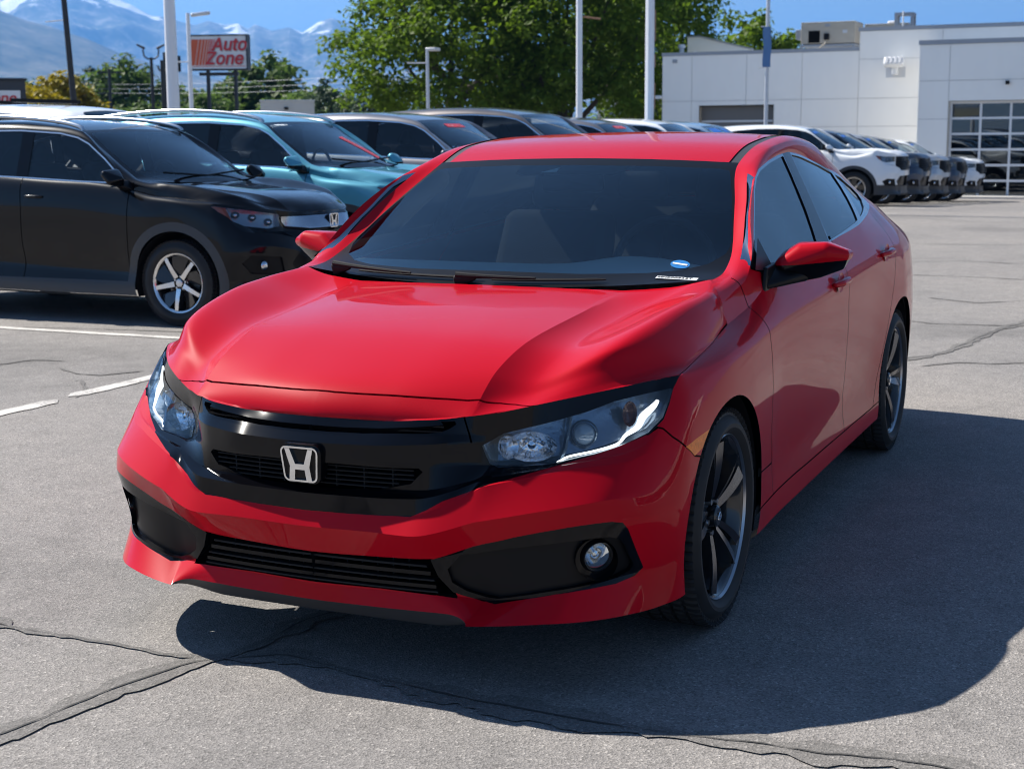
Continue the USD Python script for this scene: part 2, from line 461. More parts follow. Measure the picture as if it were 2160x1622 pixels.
# ---------------------------------------------------------------- red sedan: the bare body surface (left half, y > 0)
# x runs from the front axle to the rear, y to the side, z up
BELT = [  # rows from the sill up; columns from the nose centre round the corner and along the side to the tail centre
 # underside
 [(-.80,0,.165),(-.80,.18,.166),(-.795,.32,.166),(-.80,.46,.192),(-.70,.62,.200),(-.58,.72,.198),(-.47,.78,.196),(-.38,.80,.195),(0,.82,.19),(.22,.85,.165),(.45,.84,.16),(.66,.83,.16),(.95,.825,.16),(1.2,.825,.16),(1.4,.825,.16),(1.7,.825,.165),(2.1,.83,.17),(2.45,.85,.19),(2.72,.86,.2),(2.95,.85,.2),(3.38,.75,.2),(3.60,.62,.22),(3.65,.4,.23),(3.67,0,.23)],
 # lip / sill edge
 [(-.861,0,.214),(-.858,.18,.216),(-.850,.385,.220),(-.874,.455,.203),(-.799,.66,.213),(-.658,.79,.207),(-.53,.855,.205),(-.41,.885,.205),(0,.89,.2),(.22,.888,.19),(.45,.88,.185),(.66,.873,.185),(.95,.87,.185),(1.2,.868,.186),(1.4,.868,.188),(1.7,.869,.192),(2.1,.873,.2),(2.45,.887,.215),(2.72,.89,.22),(2.95,.88,.22),(3.38,.80,.22),(3.66,.68,.24),(3.70,.4,.25),(3.72,0,.25)],
 # lower intake bottom / sill top
 [(-.854,0,.26),(-.848,.18,.263),(-.841,.32,.268),(-.796,.48,.252),(-.748,.66,.278),(-.61,.79,.304),(-.51,.855,.312),(-.41,.89,.32),(0,.90,.30),(.22,.898,.27),(.45,.882,.25),(.66,.87,.25),(.95,.866,.25),(1.2,.867,.25),(1.4,.868,.252),(1.7,.871,.256),(2.1,.879,.265),(2.45,.896,.28),(2.72,.90,.3),(2.95,.885,.3),(3.38,.82,.3),(3.66,.71,.32),(3.76,.4,.32),(3.78,0,.32)],
 # lower intake top / side crease start
 [(-.869,0,.348),(-.86,.18,.352),(-.852,.32,.357),(-.827,.48,.402),(-.765,.66,.447),(-.673,.79,.46),(-.55,.862,.455),(-.41,.895,.44),(0,.905,.40),(.22,.90,.37),(.45,.88,.35),(.66,.862,.35),(.95,.853,.355),(1.2,.853,.362),(1.4,.855,.37),(1.7,.859,.382),(2.1,.872,.40),(2.45,.902,.40),(2.72,.907,.40),(2.95,.892,.40),(3.38,.83,.42),(3.66,.735,.42),(3.79,.4,.42),(3.81,0,.42)],
 # nose crease
 [(-.908,0,.427),(-.912,.18,.432),(-.921,.32,.435),(-.868,.48,.475),(-.78,.66,.505),(-.665,.79,.52),(-.54,.858,.52),(-.40,.895,.52),(0,.908,.52),(.22,.902,.51),(.45,.885,.50),(.66,.870,.50),(.95,.864,.50),(1.2,.864,.505),(1.4,.866,.51),(1.7,.870,.525),(2.1,.880,.545),(2.45,.904,.55),(2.72,.912,.55),(2.95,.898,.55),(3.38,.84,.55),(3.66,.75,.55),(3.80,.4,.55),(3.83,0,.55)],
 # grille bottom
 [(-.894,0,.465),(-.893,.18,.472),(-.891,.32,.482),(-.819,.48,.555),(-.70,.66,.588),(-.585,.79,.60),(-.48,.848,.63),(-.36,.887,.66),(0,.906,.68),(.22,.902,.68),(.45,.892,.68),(.66,.884,.68),(.95,.882,.685),(1.2,.883,.69),(1.4,.884,.695),(1.7,.886,.70),(2.1,.891,.71),(2.45,.903,.72),(2.72,.910,.73),(2.95,.897,.725),(3.38,.838,.70),(3.66,.745,.70),(3.80,.4,.70),(3.83,0,.70)],
 # wing bar / lens bottom / side character line
 [(-.893,0,.60),(-.882,.18,.602),(-.845,.32,.605),(-.722,.48,.591),(-.64,.66,.609),(-.501,.79,.655),(-.42,.832,.72),(-.32,.864,.755),(0,.895,.785),(.22,.894,.80),(.45,.890,.81),(.66,.888,.818),(.95,.890,.83),(1.2,.892,.842),(1.4,.893,.85),(1.7,.895,.865),(2.1,.897,.885),(2.45,.896,.895),(2.72,.893,.90),(2.95,.880,.90),(3.38,.82,.89),(3.66,.72,.87),(3.78,.4,.87),(3.80,0,.87)],
 # hood lip / lens top / belt
 [(-.838,0,.705),(-.817,.18,.703),(-.798,.32,.711),(-.72,.48,.727),(-.57,.66,.762),(-.41,.79,.784),(-.37,.817,.788),(-.325,.840,.791),(0,.829,.834),(.20,.816,.862),(.45,.825,.905),(.66,.825,.955),(.95,.825,.980),(1.2,.822,.995),(1.4,.82,1.01),(1.7,.818,1.03),(2.1,.81,1.05),(2.45,.78,1.075),(2.72,.745,1.095),(2.95,.73,1.09),(3.38,.71,1.01),(3.66,.68,.955),(3.76,.4,1.0),(3.79,0,1.01)],
]
EXTRA = [  # more nose rows: (between rows, fraction, first four points)
 (5, .36, [(-.898,0,.514),(-.895,.18,.517),(-.886,.32,.523),(-.800,.48,.568)]),
 (5, .52, [(-.868,0,.532),(-.862,.18,.534),(-.848,.32,.538),(-.768,.48,.577)]),
 (6, .52, [(-.893,0,.648),(-.881,.18,.650),(-.840,.32,.654),(-.735,.48,.662)]),
 (6, .66, [(-.868,0,.668),(-.857,.18,.670),(-.820,.32,.674),(-.727,.48,.684)]),
]
HOOD = [  # rows from the hood lip to the cowl; columns from the centre to the shut line
 [(-.838,0,.705),(-.815,.2,.703),(-.765,.42,.719),(-.70,.51,.733),(-.57,.66,.762),(-.325,.840,.791)],
 [(-.80,0,.767),(-.778,.2,.764),(-.715,.425,.755),(-.63,.52,.757),(-.50,.675,.808),(-.27,.840,.797)],
 [(-.66,0,.825),(-.65,.2,.824),(-.62,.428,.815),(-.56,.53,.793),(-.42,.70,.870),(-.20,.838,.806)],
 [(-.42,0,.888),(-.42,.21,.886),(-.42,.44,.876),(-.39,.54,.851),(-.26,.725,.917),(-.10,.834,.820)],
 [(-.1,0,.928),(-.1,.22,.925),(-.1,.453,.912),(-.09,.555,.887),(-.05,.748,.950),(.02,.828,.837)],
 [(.1,0,.945),(.1,.22,.943),(.1,.46,.933),(.11,.575,.916),(.11,.760,.963),(.13,.820,.853)],
 [(.20,0,.955),(.20,.22,.954),(.235,.465,.950),(.27,.60,.960),(.275,.722,.982),(.20,.816,.862)],
]
SIDE = [  # greenhouse: windscreen or roof edge, rail crown, window top, belt; stations to the rear
 [(.31,.725,.985),(.23,.77,.965),(.205,.80,.915),(.20,.816,.862)],
 [(.42,.728,.99),(.40,.772,.99),(.41,.805,.965),(.45,.825,.905)],
 [(.55,.72,1.03),(.55,.755,1.04),(.52,.797,1.025),(.66,.825,.955)],
 [(.82,.655,1.185),(.80,.70,1.19),(.72,.738,1.18),(.95,.825,.98)],
 [(1.09,.591,1.328),(1.08,.64,1.332),(1.02,.68,1.303),(1.2,.822,.995)],
 [(1.35,.595,1.395),(1.35,.645,1.385),(1.3,.66,1.345),(1.4,.82,1.01)],
 [(1.7,.595,1.422),(1.7,.64,1.402),(1.62,.648,1.36),(1.7,.818,1.03)],
 [(2.1,.585,1.405),(2.1,.625,1.375),(2.05,.64,1.315),(2.1,.81,1.05)],
 [(2.5,.575,1.34),(2.5,.61,1.305),(2.5,.65,1.235),(2.45,.78,1.075)],
 [(2.85,.565,1.26),(2.85,.605,1.225),(2.8,.675,1.16),(2.72,.745,1.095)],
 [(3.15,.56,1.17),(3.15,.61,1.14),(3.0,.70,1.11),(2.95,.73,1.09)],
 [(3.45,.56,1.075),(3.45,.62,1.06),(3.4,.69,1.035),(3.38,.71,1.01)],
 [(3.72,.50,1.02),(3.72,.58,1.01),(3.68,.65,.985),(3.66,.68,.955)],
]
SCREEN_MID = [(.21,.950),(.34,1.012),(.48,1.083),(.77,1.222),(1.06,1.345)]
ROOF_MID = [(1.06,1.345),(1.33,1.410),(1.7,1.440),(2.1,1.438),(2.5,1.395),(2.85,1.315),(3.17,1.205),(3.47,1.10),(3.74,1.04)]


def clay(BELT, HOOD, SIDE, SCREEN_MID, ROOF_MID, extra=False):
    nu, nv = 10, 8
    B = interp_axis(BELT, nu, 1, splits=(3,), start_mirror=True)
    Bs = interp_axis(BELT, nu, 1, start_mirror=True)
    w = np.clip((np.arange(B.shape[1]) / nu - 4) / 2, 0, 1)[None, :, None]
    B = B * (1 - w) + Bs * w
    c = np.arange(B.shape[1]) / nu
    smo = interp_axis(B, 8, 0, splits=(1,))
    if extra:
        rows, ups = [], []
        for r in range(len(B)):
            rows.append(B[r]); ups.append(float(r))
            for k, f, pts in EXTRA:
                if k != r:
                    continue
                q = smo[int(round((k + f) * 8))].copy()
                nose = interp_axis(np.array([pts]), nu, 1, start_mirror=True)[0]
                m_ = len(nose); w_ = np.clip((c[:m_] - 2.2) / .8, 0, 1)[:, None]
                q[:m_] = nose * (1 - w_) + q[:m_] * w_ if True else q
                rows.append(q); ups.append(k + f)
        B = np.array(rows)
        lin = interp_axis(B, nv, 0, linear=True)
        soft = lin
        ii = np.concatenate([np.linspace(a, b, nv, endpoint=False) for a, b in zip(ups[:-1], ups[1:])] + [[ups[-1]]]) * 8
        i0 = np.minimum(ii.astype(int), len(smo) - 2); fr_ = (ii - i0)[:, None, None]
        smo = smo[i0] * (1 - fr_) + smo[i0 + 1] * fr_
    else:
        lin = interp_axis(B, nv, 0, linear=True)
        soft = interp_axis(B, nv, 0, splits=(1, 4, 5))
    w = np.clip((c - 4.5) / 2.5, 0, 1)[None, :, None]
    w = w * w * (3 - 2 * w)
    belt = (.55 * lin + .45 * soft) * (1 - w) + smo * w
    top = belt[-1]                                        # the upper border
    i_tip, i_corner = 7 * nu, 9 * nu
    # hood: columns interpolated across, then rows
    H = interp_axis(HOOD, 12, 0)
    H = interp_axis(H, 12, 1, splits=(2,), start_mirror=True)
    # front edge and shut line follow the belt's border exactly
    yy = np.minimum(H[0, :, 1], top[i_tip, 1]); yy[-1] = top[i_tip, 1]
    H[0] = np.stack([np.interp(yy, top[:i_tip + 1, 1], top[:i_tip + 1, k]) for k in range(3)], 1)
    e = top[i_tip:i_corner + 1]
    H[:, -1] = np.stack([np.interp(np.linspace(0, 1, H.shape[0]), np.linspace(0, 1, len(e)), e[:, k]) for k in range(3)], 1)
    S = interp_axis(SIDE, 10, 0)
    S[:, 3] = np.stack([np.interp(S[:, 3, 0], top[i_corner:, 0], top[i_corner:, k]) for k in range(3)], 1)
    Sd = interp_axis(S, 8, 1, splits=(2,))
    edge = Sd[:, 0]
    # the hood's rear outer corner follows the greenhouse's front border
    n_ = 12
    fs = np.linspace(0, 1, n_ + 1); dd = np.r_[0, np.cumsum(np.linalg.norm(np.diff(Sd[0], axis=0), axis=1))]; dd /= dd[-1]
    goal = np.stack([np.interp(fs, dd, Sd[0][:, k]) for k in range(3)], 1)
    delta = goal - H[-1, -n_ - 1:]
    for j in range(14):
        w_ = (1 - j / 14) ** 2
        H[-1 - j, -n_ - 1:] += delta * w_
        lead = delta[0] * w_
        for q in range(1, 10):
            H[-1 - j, -n_ - 1 - q] += lead * (1 - q / 10) ** 2
    ne = 40
    scr_mid = interp_axis(np.array([[(x, 0, z)] for x, z in SCREEN_MID]), 10, 0)[:, 0]
    roof_mid = interp_axis(np.array([[(x, 0, z)] for x, z in ROOF_MID]), 10, 0)[:, 0]
    s = np.linspace(0, 1, 25)[None, :, None]

    def crown(mid, ed):
        G = mid[:, None] + (ed - mid)[:, None] * np.concatenate([s ** 2.0, s, s ** 2.0], 2)
        return G
    screen = crown(scr_mid, edge[:41])
    roof = crown(roof_mid, edge[40:])
    # windscreen top and rail tuck under the hood's rear edge
    return dict(belt=belt, hood=H, side=Sd[:, 8:], pillar=Sd[:, :9], screen=screen, roof=roof)




def red_sedan_clay():
    return clay(BELT, HOOD, SIDE, SCREEN_MID, ROOF_MID, True)
# outlines on the red sedan's left half, in the plane named first
OUT = {
    'black_edge': ('yz', [(0.006, 0.466), (0.049, 0.467), (0.091, 0.468), (0.133, 0.469), (0.179, 0.471), (0.224, 0.473), (0.268, 0.476), (0.313, 0.478), (0.354, 0.497), (0.390, 0.519), (0.416, 0.529), (0.442, 0.539), (0.470, 0.551), (0.494, 0.560), (0.519, 0.566), (0.544, 0.573), (0.570, 0.580), (0.596, 0.587), (0.623, 0.594), (0.650, 0.601), (0.678, 0.608), (0.705, 0.615), (0.728, 0.623), (0.750, 0.631), (0.772, 0.639), (0.812, 0.657), (0.834, 0.688), (0.837, 0.724), (0.836, 0.759)]),
    'lens': ('yz', [(0.446, 0.644), (0.455, 0.617), (0.464, 0.595), (0.483, 0.587), (0.540, 0.591), (0.575, 0.594), (0.609, 0.597), (0.641, 0.604), (0.673, 0.611), (0.704, 0.617), (0.729, 0.624), (0.754, 0.632), (0.780, 0.645), (0.807, 0.659), (0.831, 0.693), (0.834, 0.728), (0.835, 0.761), (0.806, 0.756), (0.780, 0.752), (0.750, 0.746), (0.720, 0.740), (0.696, 0.730), (0.671, 0.720), (0.647, 0.713), (0.623, 0.706), (0.598, 0.699), (0.571, 0.692), (0.544, 0.686), (0.516, 0.679), (0.488, 0.672)]),
    'slot': ('yz', [(0.028, 0.673), (0.066, 0.673), (0.112, 0.674), (0.158, 0.674), (0.191, 0.676), (0.225, 0.677), (0.258, 0.678), (0.290, 0.678), (0.322, 0.679), (0.356, 0.682), (0.376, 0.691), (0.389, 0.701), (0.385, 0.709), (0.352, 0.708), (0.316, 0.706), (0.278, 0.704), (0.239, 0.701), (0.201, 0.699), (0.161, 0.699), (0.122, 0.700), (0.083, 0.700), (0.043, 0.701), (0.001, 0.701)]),
    'mid': ('yz', [(0.001, 0.582), (0.044, 0.583), (0.086, 0.585), (0.119, 0.587), (0.153, 0.589), (0.186, 0.591), (0.218, 0.592), (0.251, 0.595), (0.282, 0.597), (0.312, 0.599), (0.325, 0.590), (0.305, 0.573), (0.283, 0.555), (0.240, 0.550), (0.195, 0.545), (0.161, 0.541), (0.126, 0.537), (0.091, 0.533), (0.046, 0.531), (0.001, 0.528)]),
    'intake': ('yz', [(0.002, 0.347), (0.047, 0.349), (0.090, 0.349), (0.133, 0.350), (0.170, 0.351), (0.207, 0.352), (0.244, 0.353), (0.281, 0.354), (0.317, 0.355), (0.340, 0.332), (0.359, 0.305), (0.379, 0.279), (0.373, 0.269), (0.339, 0.270), (0.303, 0.269), (0.267, 0.267), (0.230, 0.266), (0.193, 0.265), (0.156, 0.264), (0.118, 0.263), (0.081, 0.262), (0.042, 0.262), (0.003, 0.260), (0.002, 0.304)]),
    'fog': ('yz', [(0.346, 0.358), (0.361, 0.363), (0.397, 0.377), (0.430, 0.390), (0.463, 0.403), (0.495, 0.412), (0.528, 0.420), (0.559, 0.429), (0.590, 0.436), (0.623, 0.443), (0.656, 0.449), (0.688, 0.455), (0.719, 0.459), (0.749, 0.462), (0.778, 0.463), (0.799, 0.457), (0.807, 0.437), (0.812, 0.398), (0.817, 0.358), (0.823, 0.318), (0.807, 0.299), (0.773, 0.287), (0.750, 0.286), (0.726, 0.284), (0.701, 0.282), (0.676, 0.279), (0.650, 0.276), (0.623, 0.271), (0.595, 0.266), (0.552, 0.258), (0.506, 0.248), (0.472, 0.250), (0.431, 0.261), (0.398, 0.272), (0.363, 0.314)]),
    'fog_in': ('yz', [(0.426, 0.376), (0.456, 0.381), (0.486, 0.387), (0.516, 0.393), (0.545, 0.399), (0.581, 0.403), (0.615, 0.408), (0.649, 0.412), (0.681, 0.416), (0.712, 0.419), (0.741, 0.421), (0.770, 0.421), (0.788, 0.412), (0.796, 0.391), (0.806, 0.331), (0.797, 0.315), (0.764, 0.299), (0.732, 0.296), (0.699, 0.292), (0.666, 0.288), (0.631, 0.283), (0.595, 0.276), (0.553, 0.268), (0.510, 0.259), (0.477, 0.262), (0.432, 0.277), (0.398, 0.299), (0.389, 0.335)]),
    'fog_lamp': ('yz', [(0.771, 0.356), (0.769, 0.344), (0.765, 0.334), (0.759, 0.327), (0.751, 0.323), (0.743, 0.323), (0.736, 0.327), (0.729, 0.334), (0.723, 0.343), (0.720, 0.354), (0.720, 0.366), (0.722, 0.378), (0.726, 0.388), (0.733, 0.395), (0.741, 0.400), (0.749, 0.400), (0.757, 0.397), (0.764, 0.390), (0.769, 0.380), (0.771, 0.369)]),
    'fog_bezel': ('yz', [(0.780, 0.351), (0.777, 0.336), (0.772, 0.322), (0.765, 0.311), (0.756, 0.304), (0.747, 0.300), (0.737, 0.300), (0.727, 0.305), (0.717, 0.313), (0.709, 0.323), (0.703, 0.336), (0.699, 0.351), (0.698, 0.366), (0.701, 0.381), (0.706, 0.395), (0.714, 0.406), (0.723, 0.414), (0.734, 0.419), (0.745, 0.420), (0.756, 0.416), (0.765, 0.408), (0.773, 0.397), (0.778, 0.383), (0.780, 0.367)]),
    'marker': ('xz', [(-0.415, 0.614), (-0.353, 0.623), (-0.276, 0.629), (-0.193, 0.634), (-0.222, 0.606), (-0.284, 0.585), (-0.365, 0.579)]),
    'hood_cut': ('xy', [(-0.800, 0.002), (-0.799, 0.047), (-0.795, 0.090), (-0.790, 0.127), (-0.784, 0.164), (-0.778, 0.200), (-0.771, 0.239), (-0.762, 0.277), (-0.752, 0.313), (-0.739, 0.355), (-0.726, 0.397), (-0.708, 0.436), (-0.684, 0.472), (-0.671, 0.507), (-0.669, 0.547)]),
    'bumper_gap': ('xz', [(-0.483, 0.663), (-0.472, 0.671), (-0.464, 0.667), (-0.449, 0.643), (-0.426, 0.618)]),
    'front_glass': ('xz', [(0.611, 1.069), (0.667, 1.110), (0.731, 1.146), (0.799, 1.182), (0.915, 1.241), (1.035, 1.282), (1.160, 1.313), (1.311, 1.331), (1.466, 1.341), (1.456, 1.295), (1.447, 1.250), (1.444, 1.202), (1.442, 1.153), (1.406, 1.096), (1.371, 1.039)]),
    'rear_glass': ('xz', [(1.666, 1.338), (1.862, 1.330), (2.100, 1.310), (2.386, 1.269), (2.345, 1.221), (2.282, 1.175), (2.178, 1.121), (2.105, 1.066), (1.852, 1.048), (1.600, 1.026), (1.599, 1.073), (1.621, 1.127), (1.646, 1.181), (1.662, 1.225), (1.681, 1.270)]),
    'quarter': ('xz', [(2.568, 1.242), (2.664, 1.203), (2.680, 1.157), (2.641, 1.129), (2.397, 1.094), (2.209, 1.074), (2.341, 1.143)]),
    'trim_side': ('xz', [(0.504, 1.016), (0.596, 1.070), (0.675, 1.124), (0.767, 1.183), (0.854, 1.239), (0.941, 1.281), (1.036, 1.308), (1.206, 1.333), (1.376, 1.351), (1.567, 1.362), (1.796, 1.345), (2.112, 1.310), (2.304, 1.282), (2.525, 1.252), (2.711, 1.198), (2.820, 1.144), (2.800, 1.111), (2.707, 1.097), (2.481, 1.076), (2.077, 1.044), (1.708, 1.016), (1.587, 1.011)]),
}
# ---------------------------------------------------------------- wheels
def tyre_soup(R, W, rim, blocks=90, rng=0):
    """A tyre about the y axis, outer face at y = 0, tread cut with grooves."""
    h = W / 2
    prof = []                                              # (radius, y from the middle)
    for a in np.linspace(0, 1, 7):
        prof.append((rim + (R - .012 - rim) * a, h * (.80 + .20 * math.sin(math.pi * min(a * 1.15, 1)))))
    edge = [(R - .004, h * .90), (R, h * .80)]
    grooves = []
    for g in (.52, .17):
        grooves += [(R, h * g + .007), (R - .007, h * g + .004), (R - .007, h * g - .004), (R, h * g - .007)]
    right = prof + edge + grooves
    left = [(r, -y) for r, y in right[::-1]]
    p = np.array(right + left)
    n = blocks * 4
    t = np.linspace(0, 2 * np.pi, n + 1)
    r = np.broadcast_to(p[None, :, 0], (n + 1, len(p))).copy()
    y = np.broadcast_to(p[None, :, 1], (n + 1, len(p)))
    ph = (np.arange(n + 1) % 4 == 3)
    sh = (np.abs(p[:, 1]) > h * .5) & (p[:, 0] > R - .014)
    mid = (np.abs(p[:, 1]) <= h * .5) & (p[:, 0] > R - .002)
    r[np.ix_(ph, sh)] -= .006
    ph2 = np.roll(ph, 2)
    r[np.ix_(ph2, mid)] -= .005
    tw = t[:, None] + y * .35
    G = np.stack([r * np.cos(tw), y - h, r * np.sin(tw)], -1)
    T = grid_tris(G)
    return Soup(T, angle=28)


def spoke(r0, r1, w0, w1, a, y0, y1, depth, twist=0.0, lean=0.0):
    """One wheel spoke from the hub to the rim as a solid tapered bar at angle a; its outer face and its sides."""
    d = np.array([math.cos(a), 0, math.sin(a)]); s = np.array([-math.sin(a), 0, math.cos(a)])
    n = 7
    face, back = [], []
    for k in range(n):
        t = k / (n - 1)
        r = r0 + (r1 - r0) * t
        w = (w0 + (w1 - w0) * t) / 2
        y = y0 + (y1 - y0) * t + .006 * math.sin(math.pi * t)
        c = d * r + s * (twist * t * t)
        face.append([c + s * w + [0, y - lean * w, 0], c - s * w + [0, y + lean * w, 0]])
        back.append([c + s * (w + .006) + [0, y - depth, 0], c - s * (w + .006) + [0, y - depth, 0]])
    F, B = np.array(face), np.array(back)
    return grid_tris(F), np.concatenate([grid_tris(np.stack([F[:, 1], B[:, 1]], 1)), grid_tris(np.stack([B[:, 0], F[:, 0]], 1))])


def make_wheel(parent, R, W, rim, loc, side, kind="sport", turn=0.0, far=False):
    """The wheel's parts under the car, at the axle end loc (the outer tyre face), facing side (+1 or -1)."""
    S = np.array([1, side, 1.0])
    ca, sa = math.cos(turn), math.sin(turn)
    Rm = np.array([[ca, 0, -sa], [0, 1, 0], [sa, 0, ca]])

    def put(s):
        T = s.T @ Rm.T; N = s.N @ Rm.T
        q = Soup(T, N)
        if side < 0:
            q = Soup(q.T[:, ::-1] * S, q.N[:, ::-1] * S)
        return q.moved(loc)
    wheel = UsdGeom.Xform.Define(stage, numbered(path_of(parent), "wheel")).GetPrim()
    obj("tyre", put(tyre_soup(R, W, rim + .004, 72 if not far else 30)), "rubber", wheel)
    n = 64 if not far else 36
    lip = Soup(revolve_y([(rim + .001, -.024), (rim + .006, -.016), (rim + .010, -.019), (rim + .010, -.03)], n), angle=40)
    obj("rim_edge", put(lip), "machined" if kind == "sport" else "machined_bright", wheel)
    barrel = Soup(revolve_y([(rim + .001, -.025), (rim - .010, -.032), (rim - .022, -.06), (rim - .03, -W * .6), (rim - .025, -W * .95), (.05, -W * .97)], n), angle=40)
    obj("rim_barrel", put(barrel), "rim_black", wheel)
    A, Bk = [], []
    if kind == "sport":
        for k in range(5):
            a = 2 * math.pi * k / 5 + .30
            for da, w0, w1, tw, ln in ((-.15, .020, .040, .006, .30), (.17, .017, .026, -.008, -.25)):
                f, s = spoke(.055, rim - .010, w0, w1, a + da, -.050, -.024, .045, tw, ln)
                A.append(f); Bk.append(s)
        face, dark = "rim_face", "rim_black"
        fm = "machined_dim"
    else:
        for k in range(5):
            a = 2 * math.pi * k / 5 - math.pi / 2 + .08
            f, s = spoke(.045, rim - .010, .040, .030, a, -.035, -.022, .05, 0.0, 0.0)
            A.append(f); Bk.append(s)
            f, s = spoke(.06, rim - .016, .05, .15, a + .45, -.060, -.040, .03, .05, .3)
            Bk.append(np.concatenate([f, s]))
        lip = Soup(revolve_y([(rim - .012, -.030), (rim - .004, -.020), (rim + .006, -.016), (rim + .010, -.019)], n), angle=40)
        obj("rim_flange", put(lip), "machined_bright", wheel)
        fm = "machined_bright"
    obj("spoke_face", put(Soup(np.concatenate(A), angle=40)), fm, wheel)
    obj("spoke_side", put(Soup(np.concatenate(Bk), angle=30)), "rim_black", wheel)
    hub = Soup(revolve_y([(.001, -.030), (.026, -.031), (.032, -.036), (.034, -.06), (.062, -.064), (.066, -.09)], 32), angle=30)
    obj("hub_cap", put(hub), "rim_black" if kind == "sport" else "satin_chrome", wheel)
    nuts = []
    for k in range(5):
        a = 2 * math.pi * k / 5 + (.55 if kind == "sport" else -math.pi / 2 + .70)
        c = np.array([.050 * math.cos(a), 0, .050 * math.sin(a)])
        if not far:
            obj("wheel_nut", put(soup_of(tube(c + [0, -.062, 0], c + [0, -.046, 0], .0095, .008, 8))), "satin_chrome", wheel)
    if kind == "sport":
        e = [sweep([(.013 * math.cos(t), -.028, .011 * math.sin(t)) for t in np.linspace(0, 2 * np.pi, 17)[:-1]], .0018, 5, True),
             bx(-.0065, -.0035, -.030, -.027, -.008, .008), bx(.0035, .0065, -.030, -.027, -.008, .008), bx(-.004, .004, -.030, -.027, -.0015, .0015)]
        obj("hub_emblem", put(soup_of(cat_(*e))), "chrome", wheel)
    disc = Soup(revolve_y([(.06, -.105), (.145, -.105), (.145, -.13), (.06, -.13)], 40), angle=30)
    obj("brake_disc", put(disc), "disc_metal", wheel)
    cal = bevel_box(.075, .155, -.15, -.088, -.06, .06, .012)
    obj("brake_caliper", put(soup_of(cal)), "satin_black", wheel)
    return wheel


plain("machined_dim", (0.13, 0.133, 0.145), 0.2, 1.0)

# ---------------------------------------------------------------- the red sedan
red = thing("red_sedan", "shiny red four-door sedan with black grille, nearest and largest car, parked in the foreground", "car")
K = red_sedan_clay()
nv, nu = 8, 10  # steps per cell of the belt
front = lambda s: s.T[:, :, 0].mean(1) < -.30
lower = Soup(grid_tris(K["belt"][:nv + 1]), angle=24)
belt = Soup(grid_tris(K["belt"][nv:]), angle=24)
HG = K["hood"].copy()
d_ = HG[:, -2] - HG[:, -1]; l_ = np.linalg.norm(d_, axis=1, keepdims=True)
HG[:, -1] += d_ / l_ * np.minimum(.0065, l_ * .8)
hood = Soup(grid_tris(HG), angle=20)
shut_back = Soup(grid_tris(np.stack([K["hood"][:, -2], K["hood"][:, -1] - d_ / l_ * .006], 1)), angle=60).offset(-.006)
side = Soup(grid_tris(K["side"]), angle=24)
post_ = Soup(grid_tris(K["pillar"]), angle=24)
screen = Soup(grid_tris(K["screen"]), angle=24)
roof = Soup(grid_tris(K["roof"]), angle=24)


def outl(k):
    return Polygon(OUT[k][1]).buffer(0)


def soft(pts, r=.004):
    p = pts if hasattr(pts, "geom_type") else Polygon(pts).buffer(0)
    return p.buffer(-r).buffer(2 * r).buffer(-r)


def arch(cx, cz, rx, rz):
    t = np.linspace(0, 2 * np.pi, 72, endpoint=False)
    return Polygon(np.stack([cx + rx * np.cos(t), cz + rz * np.sin(t)], 1))


ARCH_F, ARCH_R = arch(-.035, .325, .392, .362), arch(2.69, .33, .395, .375)
belt0, side0, hood0 = belt, side, hood
for A_ in (ARCH_F, ARCH_R):
    where = lambda s: s.T[:, :, 1].mean(1) > .6
    _, belt = belt.cut(A_, "xz", where)
    _, lower = lower.cut(A_, "xz", where)
liner = [lower]
# black face of the nose
e = list(OUT["black_edge"][1])
blk = Polygon([(-.05, e[0][1])] + e + [(.8385, .772), (.8425, .80), (.85, .95), (-.05, .95)]).buffer(0)
black, belt = belt.cut(blk, "yz", front)
lens, black = black.cut(soft(outl("lens")), "yz")
p = OUT["slot"][1]
slotp = Polygon([(-.05, p[0][1])] + [q for q in p if q[1] < .692 or q[0] > .33][:] + [(.36, .700), (.30, .694), (.2, .687), (.1, .685), (-.05, .686)]).buffer(0)
slot, black = black.cut(slotp, "yz")
mid, black = black.cut(Polygon([(-.05, .597), (.10, .597), (.25, .594), (.315, .594), (.325, .585), (.295, .553), (.22, .535), (.1, .528), (-.05, .527)]).buffer(0), "yz")
seam, black = black.cut(LineString([(.400, .735), (.425, .655)]).buffer(.0018), "yz")
q = OUT["intake"][1]
intk = Polygon([(-.05, .348), (.1, .350), (.2, .353), (.30, .357), (.342, .361), (.362, .361), (.41, .257), (.362, .262), (.2, .264), (-.05, .260)]).buffer(0)
fog, belt = belt.cut(soft(outl("fog"), .002), "yz", front)
intake, belt = belt.cut(intk, "yz", front)
fogin, surround = fog.cut(soft(outl("fog_in"), .003), "yz")
bez, fogpanel = fogin.cut(outl("fog_bezel"), "yz")
lampface, bezel = bez.cut(outl("fog_lamp"), "yz")
mark, belt = belt.cut(Polygon([(-.412, .612), (-.35, .622), (-.27, .629), (-.18, .636), (-.25, .60), (-.33, .585), (-.364, .579)]), "xz")

